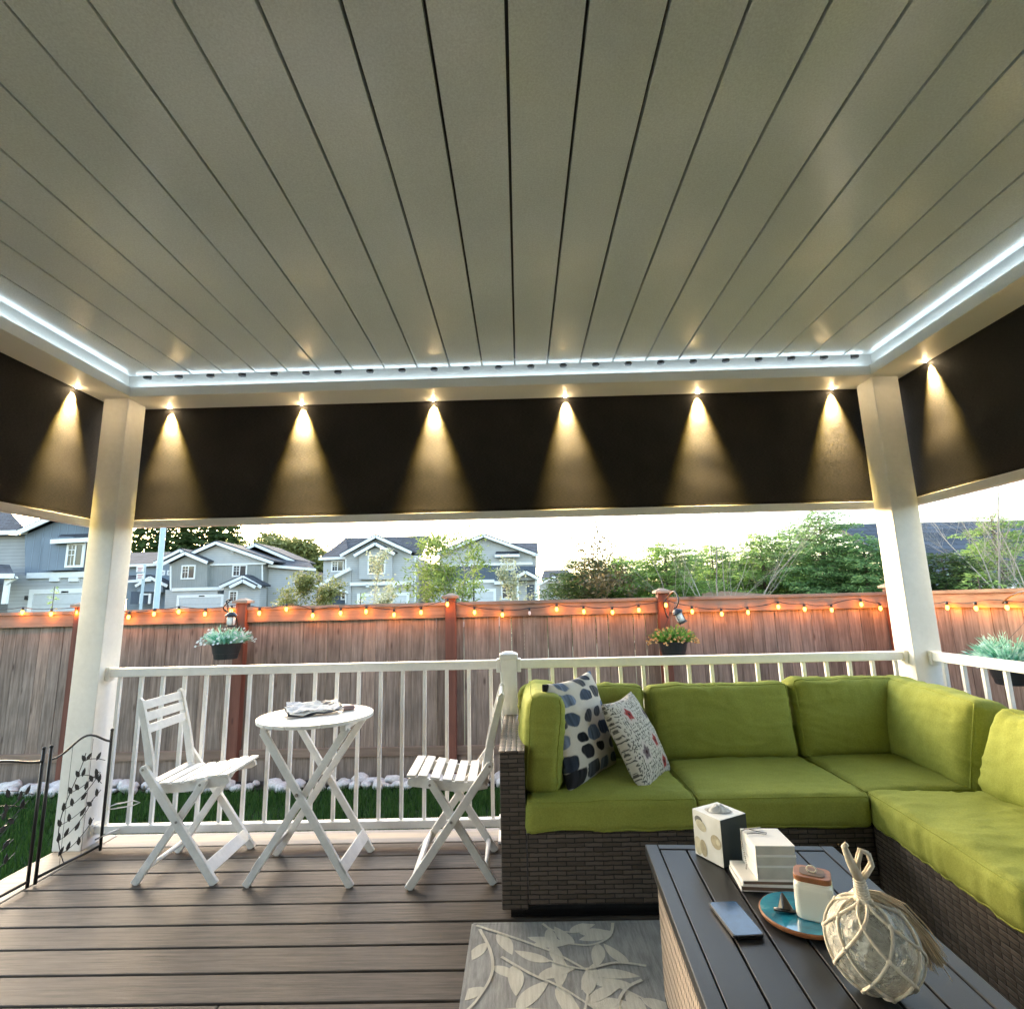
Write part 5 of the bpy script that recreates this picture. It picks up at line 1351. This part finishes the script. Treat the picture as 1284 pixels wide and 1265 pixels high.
h.bar(437.6,702,437.6,756,.10,.85,.08,'trim','downspout'); h.bar(523,700,523,756,.10,.85,.08,'trim','downspout')
h = House('house', 'grey house with a dark navy band, right of the lime green tree', 46, 625)
h.wall([(551,696),(607,674.5),(667,695),(667,710),(551,710)], 'spale', 8, 0, ground=False)
h.wall([(540,709.5),(672,709.5),(672,728),(540,728)], 'snavy', 7.5, .02, ground=False)
h.wall([(540,728),(672,728),(672,757),(540,757)], 'spale', 7.5, .04)
h.wall([(660,697),(673,696),(673,710),(660,710)], 'spale', 6, -1, ground=False)
h.gable((606.8,672.6),(547,696.3),(671,695.8), 7, .5)
D0 = h.D; h.D = D0+1
h.slope((640,696),(675,695.8),(674,680),(634,680.5), 3.5, .3)
h.D = D0
h.band(540,706.5,668,709.3, .0); h.band(577,727,620,731, .05)
h.window(627.6,697.8,645.2,715, 0, 2)
h.D = D0-.5; h.slope((620.5,696.8),(651.5,696.3),(650,690.5),(622,691), .55, .15); h.D = D0
h.slope((620,731),(649,730.5),(648,727),(621,727.3), .6, .4)
h.window(628.5,733.5,643.5,751.5, .04, 1); h.garage(577,738.5,622,757, .06)
h.gable((659,718.5),(641.5,728),(676,727.5), 1.5, .5, 1.0)
h.wall([(644,728),(659,720.5),(674,727.5)], 'spale', .3, 1.0, 'porch_gable', False)
h.band(647.5,728,650.5,757, 1.0, name='porch_post'); h.band(671,728,674,757, 1.0, name='porch_post')
h.band(661,733,670,757, .02, 'snavy', .05, 'front_door')

h = House('house', 'small far house with a pale gable right of the navy banded house', 70, 690)
h.wall([(676,733),(694,725),(712,734),(712,757),(676,757)], 'spale', 8)
h.gable((694,723.5),(674,734),(716,735), 7, .4); h.slope((678,727),(722,727),(712,714.5),(682,715), 4, .3)

h = House('house', 'house with a large slate blue shingle roof behind the evergreens at the right', 15.5, 1180)
h.t.location.y = 15.5
b = MB()
el, er = at(1020,742,15), at(1420,742,15); el.x = at(1046,657,18.6).x+.6; b.slab([(el.x-.6, 14.6, el.z+.1), (er.x+2, 14.6, er.z+.1), (er.x+2, 18.6, at(1180,655,18.6).z), (el.x-.6, 18.6, at(1060,657,18.6).z)], .2); b.build('roof', M['bluroof'], h.t, fix=True)
b = MB(); b.bx(el.x, er.x+1.6, 15.0, 22, GZ, el.z-.1); b.build('wall', M['sgrey'], h.t)
b = MB(); b.bx(el.x-.6, er.x+2, 14.5, 14.59, el.z-.18, el.z+.1); b.build('gutter', M['trim'], h.t)

# street pole, sign, dark lamp post
def pole(name, label, cat, u, v0, D, r0, r1, m, grp=None):
    p = at(u, v0, D); q = at(u, 757, D)
    b = MB(); b.tube([(q.x, D, GZ), (q.x, D, GZ+.5), (q.x, D, p.z)], [r0*1.03, r0, r1], 14)
    return tag(b.build(name, M[m], smooth=True), label, cat, grp)
pole('street_pole', 'pale blue grey street pole standing just right of the left post', 'pole', 196, 600, 16, .086, .074, 'polegrey')
p = at(177, 756, 24); t = thing('street_sign', 'two small white signs with red lettering stacked on one post, far left', 'street sign', (p.x, 24, GZ))
b = MB(); b.bx(p.x-.05, p.x+.05, 23.97, 24.03, GZ, at(177,708,24).z); b.build('post', M['polegrey'], t)
for v0, v1 in ((710,717.5),(719,726.5)):
    a, c = at(172,v1,24), at(182.5,v0,24); b = MB(); b.bx(a.x, c.x, 23.92, 23.945, a.z, c.z); s_ = b.build('sign_board', M['sign'], t, bevel=.01)
    b = MB(); hh = c.z-a.z; w = c.x-a.x
    for k, (f0, f1) in enumerate(((.15,.85),(.25,.75),(.2,.7))): b.bx(a.x+w*f0, a.x+w*f1, 23.914, 23.919, a.z+hh*(.72-.24*k)-.012, a.z+hh*(.72-.24*k)+.018)
    b.build('lettering', M['signred'], s_)
pole('lamp_post', 'thin dark lamp post in front of the navy banded house', 'lamp post', 594, 716, 34, .075, .06, 'black')
b = MB(); c = at(594, 714, 34); b.lathe([(.06,-.15), (.16,-.08), (.20,.10), (.22,.12), (.05,.24)], (c.x, 34, c.z), 10); b.build('lamp_head', M['black'], bpy.data.objects['lamp_post'])
# neighbour's low fence glimpsed behind the cedar boards
b = MB(); a0, a1 = at(880,748,9.5), at(1020,750,9.5); b.prism([(a0.x, GZ), (a1.x, GZ), (a1.x, at(1020,749,9.5).z), (at(905,742,9.5).x, at(905,741,9.5).z), (a0.x, at(880,743,9.5).z)], 9.46, 9.5); tag(b.build('neighbour_fence', M['postcap'], fix=True), 'pale board fence sloping away behind the back fence below the bare trees', 'fence')

# ------------------------------------------------------------------ trees
def limb_tree(name, label, base, hgt, spread, trunk_r, trunk_m, leaf_m, seed, depth=4, nl=12, ls=.05, lw=.03, first=.25, up=.5, droop=0, leafspread=.12, cat='tree', grp='trees beyond the fence', kids=3, taper=.62, forks=None):
    r = random.Random(seed); base = Vector(base)
    t = thing(name, label, cat, base, grp); tk = MB(); tips = []
    def grow(p, d, l, rad, k):
        n = 4; pts = [p]; q = p.copy(); dd = d.copy()
        for i in range(n):
            dd = (dd + Vector((r.gauss(0,.10), r.gauss(0,.10), r.gauss(0,.05) - droop*.06*(depth-k)))).normalized(); q = q + dd*l/n; pts.append(q.copy())
        tk.tube(pts, [rad*(1-.42*i/n) for i in range(n+1)], 7 if k == depth else (5 if k > 1 else 3), caps=False)
        if k <= 2: tips.extend([(x, dd) for x in pts[1:]])
        if k == 0: return
        m = kids + (1 if r.random() < .4 else 0)
        for i in range(m):
            f = r.uniform(first if k == depth else .35, 1); j = min(n-1, int(f*n)); s = pts[j]+(pts[j+1]-pts[j])*(f*n-j)
            a = r.uniform(0, 2*PI); h = Vector((math.cos(a), math.sin(a), 0)); nd = (dd*up + h*spread*r.uniform(.6,1.2) + Vector((0,0,.25))).normalized()
            grow(s, nd, l*taper*r.uniform(.75,1.15)*(1.2-.4*f if k == depth else 1), rad*.5*(1-.3*f), k-1)
        grow(pts[-1], dd, l*taper*.85, rad*.55, k-1)
    grow(base, Vector((r.uniform(-.05,.05), r.uniform(-.05,.05), 1)).normalized(), hgt*.55, trunk_r, depth)
    tk.build('trunk', M[trunk_m], t, smooth=True, uv=False)
    if leaf_m and nl:
        cr = MB()
        for p, d in tips:
            for _ in range(nl if r.random() < .8 else nl//3):
                q = p + Vector((r.gauss(0,leafspread), r.gauss(0,leafspread), r.gauss(0,leafspread*.8)))
                cr.leaf(q, Vector((r.gauss(0,1), r.gauss(0,1), r.gauss(-.2,.6))), Vector((r.gauss(0,.5), r.gauss(0,.5), 1)).normalized(), ls*r.uniform(.6,1.3), lw*r.uniform(.7,1.2))
        cr.build('crown', M[leaf_m], t, uv=False)
    return t
def conifer(name, label, base, hgt, rad, leaf_m, seed, z0=.05, nb=46, ns=34, nl=.16, grp='trees beyond the fence', shape=.9, trunk_m='bark', lean=0, irregular=.3):
    """evergreen: drooping boughs made of flat sprays, ragged outline with gaps"""
    r = random.Random(seed); base = Vector(base)
    t = thing(name, label, 'tree', base, grp); b = MB(); b.tube([base+Vector((lean*k*k*hgt, 0, hgt*k)) for k in (0,.35,.7,1)], [rad*.055, rad*.042, rad*.025, .006], 8, caps=False); cr = MB()
    for i in range(nb):
        f = z0+(1-z0)*((i+r.random()*.7)/nb)**.95; p = base+Vector((lean*f*f*hgt, 0, hgt*f)); a = i*2.4+r.uniform(-.5,.5)
        l = rad*max(.05, (1-f)**shape)*r.uniform(1-irregular, 1+irregular*.6)
        d = Vector((math.cos(a), math.sin(a), .22*(f-.25)+r.uniform(-.06,.14))).normalized()
        pts = [p+d*l*k/5+Vector((0,0,-.16*l*(k/5)**2+.05*l*(k/5)**4)) for k in range(6)]
        b.tube(pts, [max(.003, rad*.014*(1-f*.6)*(1-k*.17)) for k in range(6)], 4, caps=False)
        m = max(5, int(ns*(l/rad)**.8))
        for k in range(m):
            g = (k+r.random())/m; g = .12+.88*g; j = min(4, int(g*5)); c = pts[j]+(pts[j+1]-pts[j])*(g*5-j)
            s = 1 if k % 2 else -1; sd = Vector((-d.y*s, d.x*s, 0)); w = l*.40*(1-g*.72)*r.uniform(.45,1.1)+nl*.35
            out = (sd*.9+d*.65+Vector((0,0,r.uniform(-.30,.10)))).normalized(); nn = max(3, int(w/nl*4.2))
            for q in range(nn):
                e = (q+.4)/nn; x = c+out*w*e+Vector((r.gauss(0,.014), r.gauss(0,.014), -.12*w*e*e+r.gauss(0,.018)))
                tip = (out+d*.5*(-1)**q*.8+sd*.0+Vector((r.gauss(0,.35), r.gauss(0,.35), r.gauss(-.12,.28)))).normalized()
                cr.leaf(x, tip, Vector((r.gauss(0,.9), r.gauss(0,.9), .8)).normalized(), nl*r.uniform(.6,1.15)*(1-.35*e), nl*.20*r.uniform(.7,1.3))
    b.build('trunk', M[trunk_m], t, smooth=True, uv=False); cr.build('crown', M[leaf_m], t, uv=False); return t
def tr(u, D, v=757): p = at(u, v, D); return (p.x, D, GZ)
def zt(u, v, D): return at(u, v, D).z - GZ
# tall dark trees behind the blue and sage houses
conifer('conifer', 'tall dark conifer behind the street pole', tr(176,72), zt(176,658,72)+1, 4.6, 'leafdark', 41, .45, 80, 50, .95, shape=.55)
conifer('conifer', 'broad dark conifer rising above the dark blue house', tr(248,74), zt(248,655,74)+2, 6.5, 'leafdark', 42, .45, 80, 50, .95, shape=.5)
conifer('conifer', 'dark conifer behind the peak of the sage sided house', tr(213,73), zt(213,657,73)+1, 5, 'leafdark', 43, .45, 80, 50, .95, shape=.5)
conifer('conifer', 'dark conifer just left of the sage house gable', tr(277,75), zt(277,656,75)+1, 5, 'leafdark', 44, .45, 80, 50, .95, shape=.5)
limb_tree('broadleaf_tree', 'sunlit olive tree crown behind the right roof of the sage house', tr(330,66), zt(330,664,66)*.93, .8, .3, 'bark', 'leafolive', 45, 4, 9, .55, .32, leafspread=.7)
limb_tree('broadleaf_tree', 'hazy olive tree crown left of the steep roofed house', tr(386,68), zt(386,676,68)*.93, .9, .3, 'bark', 'leafolive', 46, 4, 9, .5, .3, leafspread=.7)
# garden trees just beyond the fence
limb_tree('young_tree', 'bushy young tree with pale flecked leaves in front of the sage house wing', tr(357,11), zt(357,690,11)*.80, .42, .03, 'palebark', 'leafolive', 51, 4, 4, .075, .035, up=.8, leafspread=.07)
limb_tree('young_tree', 'lime green young tree with feathery leaves between the two light grey houses', tr(552,9.4), zt(552,660,9.4)*1.12, .50, .035, 'palebark', 'leaflime', 152, 4, 3, .105, .034, up=.55, droop=.5, leafspread=.075)
limb_tree('slim_tree', 'slim pale blossoming sapling before the arched porch house', tr(474,9.8), zt(474,678,9.8)*.93, .16, .016, 'palebark', 'blossom', 53, 3, 7, .05, .034, up=1.2, leafspread=.04)
limb_tree('slim_tree', 'slim pale blossoming sapling beside the white gabled porch', tr(676,9.8), zt(676,698,9.8)*.93, .16, .016, 'palebark', 'blossom', 54, 3, 7, .055, .034, up=1.2, leafspread=.045)
conifer('small_conifer', 'little conifer tip showing above the fence before the garage at far left', tr(66,12), zt(66,735,12), .42, 'leafmid', 55, .3, 20, 12, .09)
conifer('small_conifer', 'low dark conifer above the fence left of the lime green tree', tr(452,11), zt(452,743,11), .55, 'leafmid', 56, .3, 20, 12, .10)
conifer('small_conifer', 'low conifer above the fence near the arched porch', tr(418,11), zt(418,752,11), .5, 'leafmid', 156, .3, 16, 12, .10)
# evergreen thicket to the right
limb_tree('bare_tree', 'thin tree with a few rusty leaves right of the far pale gable', tr(752,10), zt(752,660,10)*.95, .75, .03, 'bark', 'leafrust', 57, 4, 1, .075, .045, leafspread=.07)
G = 'evergreens beyond the fence'
conifer('evergreen', 'dark bushy evergreen below the rusty leaved tree', tr(735,10.6), zt(735,706,10.6)*1.03, 1.44, 'leafdark', 61, .40, 88, 52, .105, G, 0.34)
conifer('evergreen', 'olive evergreen between the rusty tree and the middle red post', tr(783,11), zt(783,703,11)*1.03, 1.44, 'leafmid', 62, .40, 88, 52, .105, G, 0.37)
conifer('evergreen', 'bright green evergreen right above the middle red post', tr(838,10.2), zt(838,688,10.2)*1.03, 1.50, 'leafmid', 63, .40, 99, 52, .105, G, 0.37)
conifer('evergreen', 'mid green evergreen behind the pale bare trunks', tr(898,11.2), zt(898,690,11.2)*1.03, 1.50, 'leafmid', 64, .40, 91, 52, .105, G, 0.37)
conifer('evergreen', 'green evergreen right of the pale bare trunks', tr(962,10.4), zt(962,676,10.4)*1.03, 1.56, 'leafmid', 65, .40, 107, 52, .105, G, 0.43)
conifer('evergreen', 'tall blue green evergreen with a slender tip left of the right post', tr(1040,10.0), zt(1040,648,10.0)*1.03, 1.69, 'leafblue', 66, .40, 120, 52, .105, G, 0.46)
conifer('evergreen', 'dense dark green evergreen hard against the right post', tr(1092,9.4), zt(1092,684,9.4)*1.03, 1.44, 'leafblue', 67, .40, 99, 52, .105, G, 0.34)
conifer('evergreen', 'thin topped evergreen between the bare trunks and the tall blue green one', tr(1000,11.6), zt(1000,664,11.6)*1.03, 1.38, 'leafblue', 68, .40, 91, 52, .105, G, 0.56)
limb_tree('bare_tree', 'pale bare multi stemmed tree rising before the evergreens', tr(896,8.6), zt(896,655,8.6)*1.25, .62, .019, 'palebark', None, 71, 4, 0, kids=3, taper=.68, up=.8)
limb_tree('bare_tree', 'fine twigged bare tree behind the bright green evergreen', tr(842,9.6), zt(842,652,9.6)*1.25, .55, .014, 'palebark', None, 72, 4, 0, kids=3, taper=.68, up=.9)
limb_tree('bare_tree', 'small bare tree leaning right of the pale multi stemmed one', tr(928,9.0), zt(928,668,9.0)*1.25, .7, .012, 'palebark', None, 73, 4, 0, kids=3, taper=.66, up=.7)
# right of the right post, beyond the side fence
limb_tree('bare_tree', 'bare forked tree in front of the blue roof, right of the right post', tr(1246,8.0), zt(1246,660,8.0)*1.25, .75, .028, 'palebark', None, 74, 5, 0, kids=3, taper=.70, up=.75)
limb_tree('bare_tree', 'fine bare tree at the very edge of the picture over the side fence', tr(1290,7.6), zt(1290,640,7.6)*1.25, .7, .025, 'palebark', None, 75, 4, 0, kids=4, taper=.70, up=.8)
conifer('evergreen', 'dark evergreen close behind the side fence beside the right post', tr(1190,9.0), zt(1190,700,9.0)*1.03, 1.25, 'leafdark', 76, .40, 88, 52, .105, G, 0.37)
conifer('evergreen', 'evergreen with layered boughs in front of the blue roof', tr(1262,9.6), zt(1262,652,9.6)*1.03, 1.44, 'leafmid', 77, .40, 80, 52, .105, G, 0.50, irregular=.6)
conifer('evergreen', 'low green evergreen under the bare forked tree', tr(1232,7.6), zt(1232,720,7.6), .85, 'leafmid', 78, .1, 34, 24, .12, G, .5)

for k, (u, v, D, rr) in enumerate(((722,722,12.5,1.3),(762,716,13,1.4),(812,710,13,1.4),(868,704,13.2,1.5),(930,700,13,1.5),(985,694,12.8,1.5),(1064,690,12.4,1.5))):
    conifer('evergreen', ['dark far bush behind the rusty leaved tree', 'far bush in the gap between the dark and the olive evergreen', 'far bush in the gap left of the middle red post', 'far bush in the gap right of the bright green evergreen', 'far bush directly behind the bare leaning tree', 'far bush left of the thin topped evergreen', 'far bush between the tall blue green evergreen and the right post'][k], tr(u,D), zt(u,v,D), rr, ['leafdark','leafmid','leafmid','leafblue','leafmid','leafblue','leafmid'][k], 160+k, .45, 60, 44, .13, G, .35)
# ------------------------------------------------------------------ the house the deck belongs to, behind the camera
t = thing('house_wall', 'blue grey lap sided wall of the house that the covered deck adjoins', 'wall', (0, -1.9, GZ))
b = MB(); b.bx(-5, 6, -2.1, -1.8, GZ, 5.2); b.build('siding', M['slapblue'], t)
b = MB(); b.bx(-1.3, 1.1, -1.795, -1.76, .02, 2.1); d_ = b.build('sliding_door', M['trim'], t)
b = MB(); b.bx(-1.2, -.14, -1.758, -1.75, .1, 2.02); b.bx(-.06, 1.0, -1.758, -1.75, .1, 2.02); b.build('pane', M['win'], d_)
# ------------------------------------------------------------------ light, sky, camera
SUN_EL, SUN_AZ = R(12), R(-35)                      # low behind the houses, a little left of straight ahead
w = bpy.data.worlds.new('World'); S.world = w; w.use_nodes = True; nt = w.node_tree; nt.nodes.clear()
sky = nt.nodes.new('ShaderNodeTexSky'); sky.sky_type = 'NISHITA'; sky.sun_disc = False; sky.sun_elevation = SUN_EL; sky.sun_rotation = SUN_AZ; sky.air_density = 1.0; sky.dust_density = 2.0; sky.ozone_density = .5
bg = nt.nodes.new('ShaderNodeBackground'); bg.inputs[1].default_value = .15; out = nt.nodes.new('ShaderNodeOutputWorld'); nt.links.new(sky.outputs[0], bg.inputs[0]); nt.links.new(bg.outputs[0], out.inputs[0])
sd = bpy.data.lights.new('sun', 'SUN'); sd.energy = .5; sd.angle = R(45); sd.color = (1, .88, .72)
so_ = bpy.data.objects.new('sun', sd); COL.objects.link(so_)
dirv = Vector((math.sin(SUN_AZ)*math.cos(SUN_EL), math.cos(SUN_AZ)*math.cos(SUN_EL), math.sin(SUN_EL)))
so_.rotation_euler = dirv.to_track_quat('Z', 'Y').to_euler(); so_.location = (0, 0, 8)
cd = bpy.data.cameras.new('camera'); co_ = bpy.data.objects.new('camera', cd); COL.objects.link(co_); S.camera = co_
cd.sensor_fit = 'HORIZONTAL'; cd.sensor_width = 36; cd.lens = 36*F_PX/1284; cd.shift_x = (642-CX)/1284; cd.shift_y = (CY-632.5)/1284
cd.clip_start = .05; cd.clip_end = 3000
m4 = Matrix((AX, AU, -AF)).transposed().to_4x4(); m4.translation = CAMO; co_.matrix_world = m4
S.view_settings.view_transform = 'Standard'; S.view_settings.look = 'None'; S.view_settings.gamma = 1; S.view_settings.use_curve_mapping = False; S.view_settings.exposure = 3.05
S.cycles.max_bounces = 8; S.cycles.diffuse_bounces = 4; S.cycles.glossy_bounces = 4; S.cycles.transmission_bounces = 8; S.cycles.sample_clamp_indirect = 6; S.cycles.use_denoising = True; S.cycles.caustics_reflective = False; S.cycles.caustics_refractive = False
